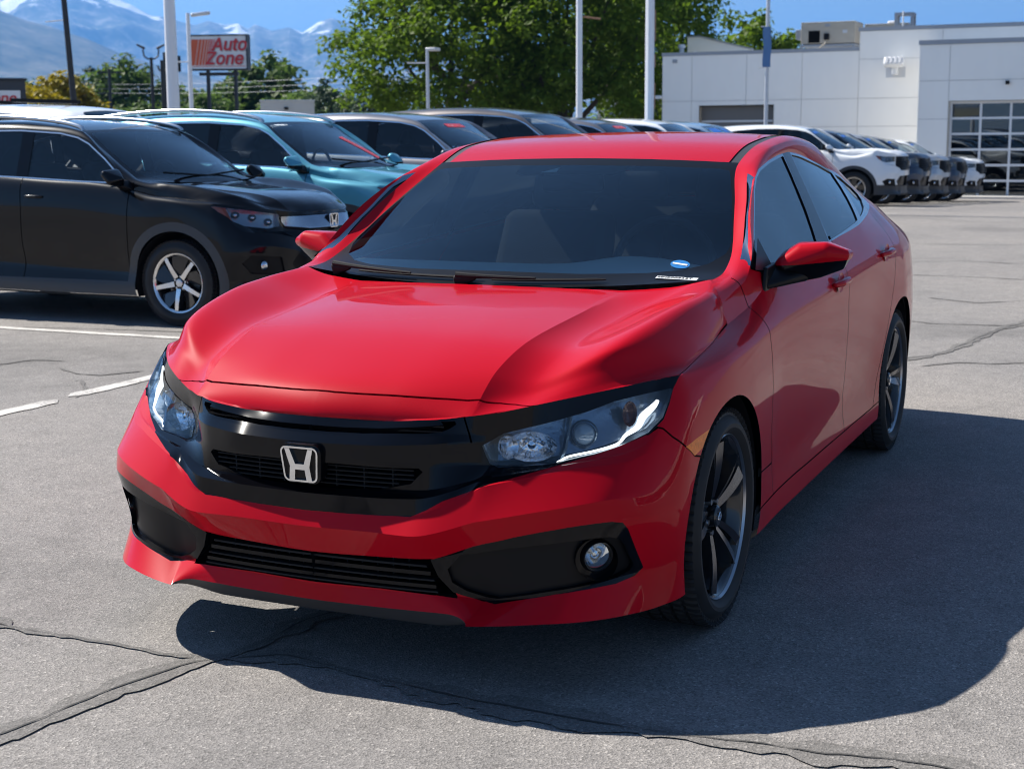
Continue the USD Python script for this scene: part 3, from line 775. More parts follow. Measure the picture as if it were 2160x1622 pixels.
GAP = .0026
BACK = [shut_back]
LINE_BUMPER = [(-.50, .655), (-.4835, .6655), (-.4725, .671), (-.4637, .6666), (-.4493, .6435), (-.412, .612), (-.364, .579), (-.28, .56)]
LINE_FENDER = [(.375, 1.00), (.388, .95), (.40, .90), (.414, .84), (.428, .785), (.447, .725), (.463, .677), (.481, .628), (.495, .566), (.506, .48), (.525, .42), (.56, .36), (.57, .262)]
LINE_SILL = [(.30, .268), (.57, .262), (1.1, .262), (1.7, .268), (2.15, .278), (2.35, .292)]
LINE_B = [(1.60, 1.04), (1.578, .908), (1.592, .80), (1.64, .67), (1.665, .57), (1.685, .467), (1.69, .27)]
LINE_REAR = [(2.64, 1.12), (2.60, 1.0), (2.555, .9), (2.51, .80), (2.456, .721), (2.41, .64), (2.35, .55), (2.265, .412), (2.20, .278)]
for L in (LINE_BUMPER, LINE_FENDER, LINE_SILL, LINE_B, LINE_REAR, [(.33, .386), (.548, .372)]):
    w = lambda s: s.T[:, :, 1].mean(1) > .5
    _, belt = belt.cut(LineString(L).buffer(GAP, cap_style="flat"), "xz", w)
    bk, _ = belt0.cut(LineString(L[2:] if L is LINE_BUMPER else L).buffer(.005 if L is LINE_BUMPER else .014, cap_style="flat"), "xz", w)
    BACK.append(bk.offset(-.006))
    if L is not LINE_BUMPER and L is not LINE_SILL:
        _, side = side.cut(LineString(L).buffer(GAP), "xz")
        bk, _ = side0.cut(LineString(L).buffer(.012), "xz"); BACK.append(bk.offset(-.006))
bumper, belt = belt.cut([(-2, -1), (-2, 1.5), (-.50, 1.5)] + LINE_BUMPER + [(-.2, .5), (-.2, -1)], "xz")
sill, belt = belt.cut([(.30, -1)] + LINE_SILL + [(2.35, -1)], "xz")
fender, belt = belt.cut([(-2, -1), (-2, 1.5), (.36, 1.5)] + LINE_FENDER + [(.57, -1)], "xz")
fdoor, belt = belt.cut([(0, -1), (0, 1.5), (1.61, 1.5)] + LINE_B + [(1.69, -1)], "xz")
rdoor, quarter = belt.cut([(0, -1), (0, 1.5), (2.70, 1.5)] + LINE_REAR + [(2.2, -1)], "xz")

# hood and the strip of bumper in front of it
hc = OUT["hood_cut"][1]
cutline = [(-.80, -.05)] + hc[1:] + [(-.655, .575)]
_, hood = hood.cut(LineString(cutline).buffer(.0024), "xy")
bk, _ = hood0.cut(LineString(cutline).buffer(.012), "xy"); BACK.append(bk.offset(-.006))
nose, hood = hood.cut([(-2, -.05)] + cutline + [(-.60, .62), (-2, .62)], "xy")

# side windows and their trims
TRIM = [(.497, 1.005)] + OUT["trim_side"][1][:-1] + [(1.55, 1.006), (1.3, .995), (1.1, .984), (.9, .972), (.72, .963)]
trim, side = side.cut(soft(TRIM, .008), "xz")
GF = [(.545, 1.020), (.62, 1.078), (.70, 1.133), (.785, 1.187), (.875, 1.242), (.96, 1.278), (1.05, 1.301), (1.21, 1.324), (1.38, 1.341), (1.4561, 1.347), (1.455, 1.28), (1.447, 1.22), (1.435, 1.15), (1.41, 1.08), (1.385, 1.028), (1.2, 1.008), (1.0, .993), (.8, .982), (.60, .982)]
GR = [(1.597, 1.350), (1.70, 1.344), (1.80, 1.335), (2.11, 1.300), (2.36, 1.263), (2.35, 1.205), (2.31, 1.155), (2.25, 1.105), (2.20, 1.072), (2.1, 1.064), (1.85, 1.047), (1.565, 1.028), (1.575, 1.1), (1.585, 1.2)]
GQ = [(2.42, 1.254), (2.53, 1.238), (2.70, 1.188), (2.735, 1.160), (2.70, 1.135), (2.66, 1.128), (2.58, 1.108), (2.40, 1.088), (2.30, 1.080), (2.36, 1.13), (2.41, 1.19)]
winF, trim = trim.cut(soft(GF), "xz")
winR, trim = trim.cut(soft(GR), "xz")
winQ, trim = trim.cut(soft(GQ), "xz")
pillar, trim = trim.cut([(1.462, 1.4), (1.462, 1.345), (1.455, 1.25), (1.42, 1.10), (1.37, 1.0), (1.55, 1.0), (1.572, 1.1), (1.582, 1.2), (1.592, 1.335), (1.592, 1.4)], "xz")
ftop, rail = side.cut([(-1, 0), (-1, 1.5), (.36, 1.5)] + LINE_FENDER[:4] + [(.40, 0)], "xz")
ptop, post_ = post_.cut([(-1, 0), (-1, 1.5), (.36, 1.5)] + LINE_FENDER[:4] + [(.40, 0)], "xz")
fender = fender + ftop + ptop
rail = rail + post_

# windscreen: clear pane inside a black border
GLASS = Polygon([(-.05, .992), (.3, .990), (.5, .995), (.60, 1.003), (.665, 1.018), (.698, 1.045), (.700, 1.07), (.676, 1.13), (.644, 1.19), (.617, 1.24), (.590, 1.285), (.575, 1.302), (.535, 1.309), (.3, 1.318), (-.05, 1.322)])
glass, frit = screen.cut(soft(GLASS, .008), "yz")
# black joints along the roof edges, and the back window
strip, roof = roof.cut(LineString([(1.05, .574), (1.3, .577), (1.7, .577), (2.1, .575), (2.5, .565), (2.7, .56)]).buffer(.019), "xy")
back, roof = roof.cut(soft([(2.62, -.05), (2.62, .42), (2.70, .48), (3.30, .47), (3.36, .40), (3.38, -.05)], .02), "xy")
deck, roof = roof.cut([(3.47, -.05), (3.47, .7), (5, .7), (5, -.05)], "xy")


def pair(name, s, mat, parent=red, **kw):
    a = obj(name, s, mat, parent, **kw)
    b = obj(name, s.mirror(), mat, parent, **kw)
    return a, b


RED = "red_paint"
obj("front_bumper", bumper.both() + nose.both(), RED, red)
obj("hood", hood.both() + hood.rim(.012).both(), RED, red)
FEND = pair("fender", fender, RED)
DOORF = pair("front_door", fdoor, RED)
DOORR = pair("rear_door", rdoor, RED)
pair("rear_quarter_panel", quarter, RED)
pair("side_sill", sill, RED)
pair("roof_rail", rail, RED)
obj("roof", roof.both(), RED, red)
obj("trunk_lid", deck.both(), RED, red)
pair("roof_joint_strip", strip.offset(-.004), "cladding")
chin = lower.cut([(-2, -1), (-2, 1), (-.3, 1), (-.3, -1)], "xz")
obj("chin_spoiler", chin[0].both(), "cladding", red)
obj("sill_underside", chin[1].both(), "satin_black", red)
pair("window_trim", trim, "dark_chrome")
pair("door_pillar_trim", pillar, "gloss_black")
for nm, w_, i in (("front_side_window", winF, 0), ("rear_side_window", winR, 1), ("quarter_window", winQ, 1)):
    pair(nm, w_.offset(-.005), "side_glass")
    pair("window_seal", w_.rim(.012), "satin_black")
WS = obj("windscreen", glass.both(), "screen_glass", red)
obj("windscreen_border", frit.both(), "satin_black", WS)
obj("rear_window", back.both().offset(-.004), "side_glass", red)
for s in (1, -1):
    pr = obj("side_marker", (mark if s > 0 else mark.mirror()), "amber", red)

# ---- grille
GR_ = obj("grille", black.both(), "gloss_black", red)
rims = slot.rim(.05) + mid.rim(.05)
obj("grille_opening_walls", rims.both(), "satin_black", GR_)
obj("grille_void", (slot.offset(-.06) + mid.offset(-.06)).both(), "void_black", GR_)


def strake(y0, y1, z, x, h=.004, d=.02, n=14, curve=lambda y: .10 * y * y):
    ys = np.linspace(y0, y1, n)
    G = []
    for y in ys:
        xx = x + curve(y)
        G.append([(xx + d, y, z + h / 2), (xx, y, z + h / 2), (xx, y, z - h / 2), (xx + d, y, z - h / 2)])
    return Soup(grid_tris(np.array(G)), angle=30)


for z, x in ((.694, -.823), (.682, -.832)):
    obj("grille_slat", strake(-.36, .36, z, x, curve=lambda y: .25 * y * y), "satin_black", GR_)
for z in (.586, .574, .562, .550, .538):
    w = .30 if z > .56 else .26
    obj("grille_slat", strake(-w, w, z, -.868, h=.003, curve=lambda y: .25 * y * y), "matte_black", GR_)
for y in np.linspace(-.32, .32, 9):
    obj("grille_rib", bx(-.815 + .25 * y * y, -.80 + .25 * y * y, y - .002, y + .002, .668, .70), "satin_black", GR_)
    if abs(y) < .29:
        obj("grille_rib", bx(-.862 + .25 * y * y, -.845 + .25 * y * y, y - .002, y + .002, .53, .595), "matte_black", GR_)

# emblem: a rounded badge plate with the letter-like mark in a frame
def rrect(w0, w1, h, r):
    p = Polygon([(-w0 / 2, -h / 2), (w0 / 2, -h / 2), (w1 / 2, h / 2), (-w1 / 2, h / 2)])
    return p.buffer(-r).buffer(r, quad_segs=8)


EM = UsdGeom.Xform.Define(stage, numbered(path_of(red), "emblem")).GetPrim()
fr = rrect(.106, .124, .100, .018)
tilt = trimesh.transformations.rotation_matrix(-.10, [0, 1, 0], [0, 0, 0])


def em(poly, d0, d1, mat, name):
    m = prism(poly, d0, d1, "yz")
    m.apply_scale((1, .93, .95)); m.apply_transform(tilt); m.apply_translation((-.897, 0, .592))
    obj(name, m, mat, EM, smooth=25)


em(fr.buffer(.006), -.006, .03, "gloss_black", "badge_plate")
em(fr.difference(fr.buffer(-.0050)), -.013, -.0062, "chrome", "badge_frame")
Hm = []
for s in (1, -1):
    Hm.append(Polygon([(s * .022, -.043), (s * .043, -.043), (s * .030, 0), (s * .0485, .043), (s * .0290, .043), (s * .0135, .004)] if False else
                      [(s * .0190, -.0445), (s * .0365, -.0445), (s * .0315, -.006), (s * .0455, .0445), (s * .0300, .0445), (s * .0140, .000), (s * .0155, -.014)]))
Hm.append(Polygon([(-.0175, -.015), (.0175, -.015), (.0150, .001), (-.0150, .001)]))
em(shapely.union_all([h.buffer(0) for h in Hm]), -.014, -.0062, "chrome", "badge_letter")

# ---- lower intake
IN = UsdGeom.Xform.Define(stage, numbered(path_of(red), "lower_intake")).GetPrim()
obj("intake_walls", intake.rim(.06).both(), "satin_black", IN)
obj("intake_void", intake.offset(-.07).both(), "void_black", IN)
for z, w, mat, h in ((.336, .33, "matte_black", .005), (.318, .34, "gloss_black", .010), (.300, .35, "matte_black", .004), (.284, .355, "gloss_black", .009), (.270, .36, "matte_black", .004)):
    obj("intake_bar", strake(-w, w, z, -.856 + (.336 - z) * -.02, h=h, d=.03, curve=lambda y: .16 * y * y), mat, IN)
for y in np.linspace(-.27, .27, 13):
    obj("intake_rib", bx(-.835 + .16 * y * y, -.82 + .16 * y * y, y - .002, y + .002, .262, .347), "matte_black", IN)

# ---- fog lamp corners
for s in (1, -1):
    f = (lambda q: q) if s > 0 else (lambda q: q.mirror())
    C_ = obj("fog_lamp_surround", f(surround + surround.rim(.02)), "gloss_black", red)
    obj("corner_panel", f(fogpanel.offset(-.014)), "satin_black", C_)
    obj("lamp_bezel", f(bezel.offset(-.020) + bez.rim(.02)), "gloss_black", C_)
    t = np.linspace(0, 2 * np.pi, 28)
    cx, cy, cz = (lampface.T.reshape(-1, 3).mean(0))
    nrm = lampface.N.reshape(-1, 3).mean(0); nrm /= np.linalg.norm(nrm)
    u = np.cross(nrm, [0, 0, 1.0]); u /= np.linalg.norm(u); v = np.cross(u, nrm)
    c0 = np.array([cx, cy, cz])

    def dish(prof, n=28):
        G = np.array([[c0 + nrm * d + r * (math.cos(a) * u + math.sin(a) * v) for r, d in prof] for a in np.linspace(0, 2 * np.pi, n + 1)])
        return Soup(grid_tris(G), angle=35)
    obj("lamp_ring", f(dish([(.052, -.035), (.044, -.012), (.040, -.008), (.037, -.012), (.036, -.03)])), "satin_black", C_)
    obj("lamp_reflector", f(dish([(.0365, -.016), (.030, -.034), (.018, -.046), (.001, -.052)])), "lamp_silver", C_)
    obj("lamp_bulb", f(dish([(.009, -.05), (.009, -.026), (.001, -.022)], 14)), "chrome", C_)
    obj("lamp_glass", f(dish([(.037, -.014), (.026, -.008), (.012, -.0055), (.0005, -.005)])), "lens_clear", C_)

# ---- headlamps
LV = lens.T.reshape(-1, 3); LN = lens.N.reshape(-1, 3)


def on_lens(y, z):
    i = np.argmin((LV[:, 1] - y) ** 2 + (LV[:, 2] - z) ** 2)
    return LV[i].copy(), LN[i].copy()


FOR = np.array([-1.0, 0, 0])
for s in (1, -1):
    f = (lambda q: q) if s > 0 else (lambda q: q.mirror())
    HL = UsdGeom.Xform.Define(stage, numbered(path_of(red), "headlight")).GetPrim()
    obj("lamp_lens", f(lens.offset(.002)), "lens_clear", HL)
    obj("lamp_housing", f(lens.rim(.06, direction=(.90, -.42, 0)) + lens.moved((.054, -.0252, 0))), "lamp_dark", HL)
    def bowl(y, z, prof, mat, name, sy=1.0, sz=1.0, back=.0, n=24, ax=None):
        c, nn = on_lens(y, z)
        a = np.array([-.93, .36, 0]) if ax is None else np.array(ax); a /= np.linalg.norm(a)
        c = c - nn * back
        u = np.cross(a, [0, 0, 1.0]); u /= np.linalg.norm(u); v = np.cross(u, a)
        G = np.array([[c + a * d + r * (sy * math.cos(t) * u + sz * math.sin(t) * v) for r, d in prof] for t in np.linspace(0, 2 * np.pi, n + 1)])
        obj(name, f(Soup(grid_tris(G), angle=8 if name == "reflector" else 30)), mat, HL)
    bowl(.672, .672, [(.036, -.012), (.034, .004), (.031, .006), (.029, .002)], "lamp_dark", "projector_ring", back=.03)
    bowl(.672, .672, [(.029, .0), (.024, .008), (.014, .013), (.001, .015)], "projector_glass", "projector_lens", back=.03) if "projector_glass" in M else None
    bowl(.560, .645, [(.056, .022), (.046, -.004), (.028, -.018), (.001, -.024)], "reflector_bright", "reflector", sy=1.2, sz=.72, back=.026, n=14)
    bowl(.492, .640, [(.034, .012), (.026, -.004), (.012, -.014), (.001, -.018)], "reflector_bright", "corner_reflector", sy=.8, sz=.95, back=.026, n=12)
    bowl(.560, .645, [(.010, -.02), (.010, .004), (.001, .007)], "chrome", "bulb_shield", back=.026, n=14)
    bowl(.765, .712, [(.036, .014), (.028, -.003), (.012, -.012), (.001, -.015)], "amber_deep", "turn_signal", sy=.55, sz=.95, back=.030, ax=(-.8, .6, 0))
    # light guide along the lower and outer edge
    guide = [(.552, .598, .0025), (.60, .601, .003), (.65, .612, .0033), (.70, .623, .0035), (.742, .637, .0042), (.764, .657, .006), (.779, .680, .0095), (.793, .704, .0125), (.803, .724, .010), (.808, .738, .005)]
    pts, rad = [], []
    for y, z, r in guide:
        c, nn = on_lens(y, z); pts.append(c - nn * (r + .006)); rad.append(r * .82)
    pts, rad = np.array(pts), np.array(rad)
    k = np.linspace(0, len(pts) - 1, 50)
    P3 = Akima1DInterpolator(np.arange(len(pts)), pts)(k); R3 = np.interp(k, np.arange(len(pts)), rad)
    obj("running_light", f(soup_of(sweep(P3, R3, 10), 50)), "running_light", HL)
    # dark divider walls between the chambers
    for y0, z0, z1 in ((.618, .60, .72),):
        c0, n0 = on_lens(y0, z0); c1, n1 = on_lens(y0 + .02, z1)
        obj("chamber_wall", f(soup_of(sweep([c0 - n0 * .025, (c0 + c1) / 2 - n0 * .027, c1 - n1 * .025], .007, 6))), "lamp_dark", HL)

# ---- door mirrors
for s in (1, -1):
    f = (lambda q: q) if s > 0 else (lambda q: q.mirror())
    MR = UsdGeom.Xform.Define(stage, numbered(path_of(red), "door_mirror")).GetPrim()
    body = hull([(.70, .862, 1.000, .034), (.76, .865, 1.015, .036), (.735, .895, 1.010, .040), (.725, .915, 1.035, .040), (.730, .985, 1.046, .034), (.765, 1.040, 1.037, .020), (.79, .90, 1.035, .040), (.80, .98, 1.045, .032), (.815, 1.045, 1.036, .016),
                 (.745, .905, .975, .030), (.755, .96, .985, .028), (.79, 1.025, 1.000, .018), (.81, .90, .985, .030)], 20)
    sb = soup_of(body, 50)
    low, cap = sb.cut([(.80, .5), (.80, 1.002), (.90, 1.006), (1.0, 1.016), (1.1, 1.024), (1.1, .5)], "yz")
    obj("mirror_cap", f(cap), RED, MR)
    obj("mirror_base", f(low.offset(-.002)), "gloss_black", MR)
    arm = hull([(.66, .838, .965, .022), (.70, .838, .985, .022), (.60, .828, .945, .014), (.74, .915, .972, .024), (.78, .915, .985, .020)], 14)
    foot = hull([(.575, .822, .930, .010), (.59, .826, .995, .010), (.70, .826, 1.0, .012), (.72, .828, .955, .012), (.60, .826, .90, .008)], 12)
    obj("mirror_arm", f(soup_of(m3.Manifold.batch_boolean([arm, foot], m3.OpType.Add), 40)), "satin_black", MR)
    tri = Soup(np.array([[(.50, .812, 1.003), (.69, .826, .985), (.655, .775, 1.095)]]) + [0, .006, 0], angle=30)
    obj("corner_panel", f(tri), "satin_black", MR)

# ---- door handles
for dx, par in ((1.42, DOORF), (2.33, DOORR)):
    for s, pp in ((1, par[0]), (-1, par[1])):
        f = (lambda q: q) if s > 0 else (lambda q: q.mirror())
        z = .885 if dx < 2 else .93
        bar = hull([(dx - .10, .897, z - .004, .010), (dx - .05, .914, z, .013), (dx + .05, .914, z + .003, .013), (dx + .085, .899, z + .004, .012)], 12)
        hd = obj("door_handle", f(soup_of(bar, 50)), RED, pp)
        cupp = Soup(revolve_y([(.001, 0), (.03, .001), (.037, .0035)], 24), angle=60)
        cup = Soup(cupp.T * [1.5, 1, 1] + np.array([dx - .02, .897, z]), cupp.N)
        obj("handle_recess", f(cup), "red_shadow" if "red_shadow" in M else RED, hd)

# ---- wipers
def at_screen(y, lift=.012):
    """A point just above the windscreen's lower part, at side y and parameter height."""
    return None


SG = K["screen"]
def scr(i, y):
    """Point on the windscreen at row i (0 bottom to 40 top), side y (signed)."""
    a = abs(y); row0 = SG[int(i)]; row1 = SG[min(int(i) + 1, 40)]; r = row0 + (row1 - row0) * (i - int(i))
    p = np.array([np.interp(a, r[:, 1], r[:, k]) for k in range(3)])
    p[1] = y
    return p


def scr_n(i, y):
    du = scr(i + .5, y) - scr(max(i - .5, 0), y); dv = scr(i, y + .02) - scr(i, y - .02)
    n = np.cross(du, dv); n *= np.sign(n[2]); return n / np.linalg.norm(n)


for (y0, y1, y2, i0, i1) in ((.10, -.02, -.40, 1.0, 1.6), (.60, .50, .02, 1.2, 1.6)):
    W_ = UsdGeom.Xform.Define(stage, numbered(path_of(red), "wiper")).GetPrim()
    n = scr_n(2, 0)
    arm = [scr(i0 + .6 * k, y) + n * (.030 - .010 * k) for k, y in zip(np.linspace(0, 1, 6), np.linspace(y0, y0 + (y2 - y0) * .55, 6))]
    obj("wiper_arm", sweep(arm, [.010, .008, .0065, .006, .005, .004], 8), "matte_black", W_)
    blade = [scr(i0 + (i1 - i0) * t + .9, y) + n * .010 for t, y in zip(np.linspace(0, 1, 12), np.linspace(y1, y2, 12))]
    obj("wiper_blade", sweep(blade, [.003] + [.005] * 10 + [.003], 6), "matte_black", W_)
    obj("wiper_pivot", hull([(*(scr(i0, y0) + n * .018), .012), (*(scr(i0 + .4, y0 - .06) + n * .018), .009), (*(scr(i0, y0) - n * .005), .012)], 12), "matte_black", W_)

# ---- stickers on the windscreen
def on_screen(mesh, y, i, lift):
    """Lays a flat mesh (x right as seen from the front, y up) on the windscreen."""
    c = scr(i, y); n = scr_n(i, y)
    ux = np.array([0, -1.0, 0]) - n * (n @ np.array([0, -1.0, 0])); ux /= np.linalg.norm(ux)
    uy = np.cross(n, ux)
    v = mesh.vertices
    return trimesh.Trimesh(c + n * lift + v[:, :1] * ux + v[:, 1:2] * uy + v[:, 2:3] * n, mesh.faces, process=False)


LB = obj("stock_label", on_screen(bx(-.067, .067, -.0125, .0125, 0, .001), -.612, 4.6, .002), "label_white", WS)
tx = meshkit.text_mesh("MH500212T", .0135, .0006, bold=True)
tx.apply_translation((-tx.bounds.mean(0)[0] - .006, -tx.bounds.mean(0)[1], 0)); tx.apply_scale((.112 / (tx.bounds[1] - tx.bounds[0])[0], 1, 1))
obj("label_lettering", on_screen(tx, -.612, 4.6, .0036), "label_ink", LB)
ov = trimesh.creation.extrude_polygon(Point(0, 0).buffer(1), 1, engine="earcut"); ov.apply_scale((.031, .029, .001))
SV = obj("service_sticker", on_screen(ov, -.585, 14.5, .002), "label_blue", WS)
obj("sticker_band", on_screen(bx(-.024, .024, -.006, .004, 0, .001), -.585, 14.5, .0036), "label_white", SV)

# ---- cabin
IT = UsdGeom.Xform.Define(stage, numbered(path_of(red), "cabin")).GetPrim()
rows = []
for x, z, c in ((.30, .965, .68), (.45, .985, .70), (.62, .99, .71), (.78, .975, .72), (.86, .93, .72), (.90, .80, .72), (.92, .55, .72)):
    rows.append([(x + .10 * (y / .72) ** 2 * (1 if x < .5 else .2), y, z + .035 * math.exp(-((y + .36) / .17) ** 2) * (1 if .4 < x < .87 else .3)) for y in np.linspace(-c, c, 33)])
obj("dashboard", Soup(grid_tris(np.array(rows)), angle=40), "interior_grey", IT)
sw = [(0.955 + .06 * math.sin(t) * .5, -.36 + .185 * math.cos(t), .955 + .175 * math.sin(t)) for t in np.linspace(0, 2 * np.pi, 41)[:-1]]
ST = obj("steering_wheel", sweep(sw, .015, 8, True), "interior_cloth", IT)
obj("wheel_boss", hull([(.95, -.40, .94, .04), (.95, -.32, .94, .04), (.95, -.36, .90, .04)]), "interior_cloth", ST)
for y in (-.36, .36):
    SEAT = UsdGeom.Xform.Define(stage, numbered(path_of(IT), "seat")).GetPrim()
    obj("backrest", hull([(1.52, y - .2, .60, .08), (1.52, y + .2, .60, .08), (1.72, y - .19, 1.06, .06), (1.72, y + .19, 1.06, .06)]), "interior_cloth", SEAT)
    obj("headrest", hull([(1.76, y - .09, 1.17, .05), (1.76, y + .09, 1.17, .05), (1.77, y - .08, 1.27, .045), (1.77, y + .08, 1.27, .045)]), "interior_cloth", SEAT)
    obj("cushion", hull([(1.05, y - .2, .52, .07), (1.05, y + .2, .52, .07), (1.5, y - .2, .48, .07), (1.5, y + .2, .48, .07)]), "interior_cloth", SEAT)
obj("rear_bench", hull([(2.45, -.55, .55, .08), (2.45, .55, .55, .08), (2.75, -.55, 1.08, .06), (2.75, .55, 1.08, .06), (2.1, -.55, .5, .07), (2.1, .55, .5, .07)]), "interior_cloth", IT)
for y in (-.34, .34):
    obj("rear_headrest", hull([(2.72, y - .09, 1.16, .04), (2.72, y + .09, 1.16, .04), (2.73, y - .08, 1.22, .04), (2.73, y + .08, 1.22, .04)]), "interior_cloth", IT)
mi = hull([(.98, -.10, 1.245, .022), (.98, .10, 1.245, .022), (.98, -.10, 1.285, .018), (.98, .10, 1.285, .018), (.965, 0, 1.265, .03)])
obj("rear_view_mirror", mi, "satin_black", IT)
hb = on_screen(trimesh.creation.extrude_polygon(Polygon([(-.22, .045), (.24, .045), (.17, -.035), (-.19, -.045), (-.215, -.03)]), .004, engine="earcut"), 0.0, 37.2, -.012)
SH = obj("sensor_housing", hb, "satin_black", IT)
obj("sensor_window", on_screen(trimesh.creation.extrude_polygon(Polygon([(-.115, -.03), (-.055, .012), (-.055, -.03)]), .002, engine="earcut"), 0.0, 37.2, -.006), "lens_pale", SH)
rail_b, _ = rail.cut(sbox(1.3, .5, 5, 2), "xz")
inner = (fdoor + rdoor + quarter + rail_b + roof + deck).both().offset(-.022).flip()
obj("cabin_lining", inner, "interior_cloth", IT)
for s in (1, -1):
    f = (lambda q: q) if s > 0 else (lambda q: q.mirror())
    pw = Soup(grid_tris(np.array([[(x, .70 - .0 * x, z) for x in np.linspace(.5, 2.9, 12)] for z in (.4, .93)])), angle=30)
    obj("door_card", f(pw), "interior_cloth", IT)
obj("parcel_shelf", bx(2.75, 3.45, -.62, .62, 1.0, 1.015), "interior_cloth", IT)

# ---- dark backing behind the panel gaps, wheel wells and floor
bk = BACK[0]
for b_ in BACK[1:]:
    bk = bk + b_
obj("panel_gap", bk.both(), "void_black", red)
obj("engine_bay", bx(-.40, .25, -.50, .50, .3, .66), "void_black", red)
for cx in (-.035, 2.69):
    t = np.linspace(-.35, math.pi + .35, 40)
    for s in (1, -1):
        G = np.array([[(cx + .40 * math.cos(a), y, .325 + .375 * math.sin(a)) for y in (.48, .66, .87)] for a in t])
        w = Soup(grid_tris(G), angle=60)
        dsk = np.array([[(cx, .48, .3), (cx + .40 * math.cos(a), .48, .325 + .375 * math.sin(a)), (cx + .40 * math.cos(b), .48, .325 + .375 * math.sin(b))] for a, b in zip(t[:-1], t[1:])])
        w = w + Soup(dsk, angle=60)
        obj("wheel_well", w if s > 0 else w.mirror(), "matte_black", red)
obj("underbody", cat_(bx(-.72, 3.5, -.48, .48, .19, .25), bx(.42, 2.25, -.80, .80, .19, .24), bx(-.78, -.45, -.62, .62, .20, .25)), "matte_black", red)

for x, y in ((0.0, .888), (2.70, .893)):
    for s in (1, -1):
        make_wheel(red, .3225, .235, .236, (x, s * y, .3225), s, "sport", turn=(.25 if x < 1 else .9))
# ---------------------------------------------------------------- ground
GROUND_Z = [(-200, 0), (22, 0), (29, -.10), (34, -.26), (40, -.46), (46, -.58), (60, -.6), (300, -.6)]


def gz(x):
    return float(np.interp(x, *np.array(GROUND_Z).T))


def pos_mat(name, base, dark, light, speck, bumpk, rough=.9, spec=.35):
    """Old asphalt: stones of several greys in a darker binder, broad stains, fine relief; by world position."""
    look(name, {
        "g": ("geometry", {}), "p": ("principled_bsdf", {"roughness": rough, "specular_ior_level": spec}),
        "v": ("voronoi_texture", {"scale": speck, "randomness": 1.0}), "vs": ("separate_color", {}),
        "vr": ("rgb_ramp", {"ramp": [(0.0, dark), (0.35, base), (0.72, tuple(b * 1.18 for b in base)), (0.93, light), (1.0, tuple(min(1, l * 1.5) for l in light))]}),
        "n1": ("noise_texture", {"scale": 0.33, "detail": 7.0, "roughness": 0.62}), "r1": ("rgb_ramp", {"ramp": [(0.30, (.62, .62, .62)), (0.46, (.93, .93, .93)), (0.72, (1.13, 1.11, 1.08))]}),
        "n2": ("noise_texture", {"scale": 5.5, "detail": 6.0, "roughness": 0.7}), "r2": ("rgb_ramp", {"ramp": [(0.25, (.80, .80, .80)), (0.55, (1.0, 1.0, 1.0)), (0.8, (1.1, 1.09, 1.07))]}),
        "n3": ("noise_texture", {"scale": 210.0, "detail": 3.0, "roughness": 0.7}), "r3": ("rgb_ramp", {"ramp": [(0.33, (.66, .66, .66)), (0.55, (1, 1, 1)), (0.75, (1.16, 1.15, 1.14))]}),
        "m1": ("mix", {"mix_type": "multiply", "fac": 1.0}), "m2": ("mix", {"mix_type": "multiply", "fac": 1.0}), "m3": ("mix", {"mix_type": "multiply", "fac": 1.0}),
        "ad": ("math", {"math_type": "add"}), "mu": ("math", {"math_type": "multiply", "value2": 0.8}),
        "b": ("bump", {"strength": bumpk, "distance": 0.006})},
        [("g.position", "v.vector"), ("g.position", "n1.vector"), ("g.position", "n2.vector"), ("g.position", "n3.vector"), ("v.color", "vs.color"), ("vs.r", "vr.fac"),
         ("n1.fac", "r1.fac"), ("n2.fac", "r2.fac"), ("n3.fac", "r3.fac"), ("vr.color", "m1.color1"), ("r1.color", "m1.color2"), ("m1.color", "m2.color1"), ("r2.color", "m2.color2"),
         ("m2.color", "m3.color1"), ("r3.color", "m3.color2"), ("m3.color", "p.base_color"), ("v.distance", "mu.value1"), ("mu.value", "ad.value1"), ("n3.fac", "ad.value2"), ("ad.value", "b.height"), ("b.normal", "p.normal")])


pos_mat("asphalt", (.222, .209, .199), (.150, .142, .135), (.272, .256, .24), 165.0, .5)
pos_mat("sealed_crack", (.155, .147, .139), (.115, .11, .104), (.19, .18, .17), 165.0, .4)
plain("crack_black", (.045, .043, .04), .9)
plain("dry_ground", (.16, .15, .10), .95, var=.3, vscale=.05)
look("road_paint", {
    "g": ("geometry", {}), "p": ("principled_bsdf", {"roughness": .8}), "n": ("noise_texture", {"scale": 60.0, "detail": 5.0, "roughness": .7}), "n2": ("noise_texture", {"scale": 3.0, "detail": 4.0}),
    "a": ("math", {"math_type": "add"}), "r": ("rgb_ramp", {"ramp": [(.40, (.21, .2, .19)), (.48, (.44, .42, .39)), (.62, (.55, .53, .49))]}), "h": ("math", {"math_type": "multiply", "value2": .5})},
    [("g.position", "n.vector"), ("g.position", "n2.vector"), ("n.fac", "a.value1"), ("n2.fac", "a.value2"), ("a.value", "h.value1"), ("h.value", "r.fac"), ("r.color", "p.base_color")])

xs = np.concatenate([np.linspace(-60, 20, 9), np.arange(22, 62, 2.0), [80, 120, 160]])
LOT = np.array([[(x, y, gz(x)) for y in np.linspace(-110, 190, 31)] for x in xs])
note(obj("asphalt_lot", Soup(grid_tris(LOT), angle=60), "asphalt"), kind="structure")
t = np.linspace(0, 2 * np.pi, 97)
R_ = [0, 250, 900, 3000, 9000, 15500]
GR0 = np.array([[(30 + r * math.cos(a), r * math.sin(a), -.72 - (r > 1000) * 3) for a in t] for r in R_])
note(obj("ground", Soup(grid_tris(GR0), angle=60), "dry_ground"), kind="structure")


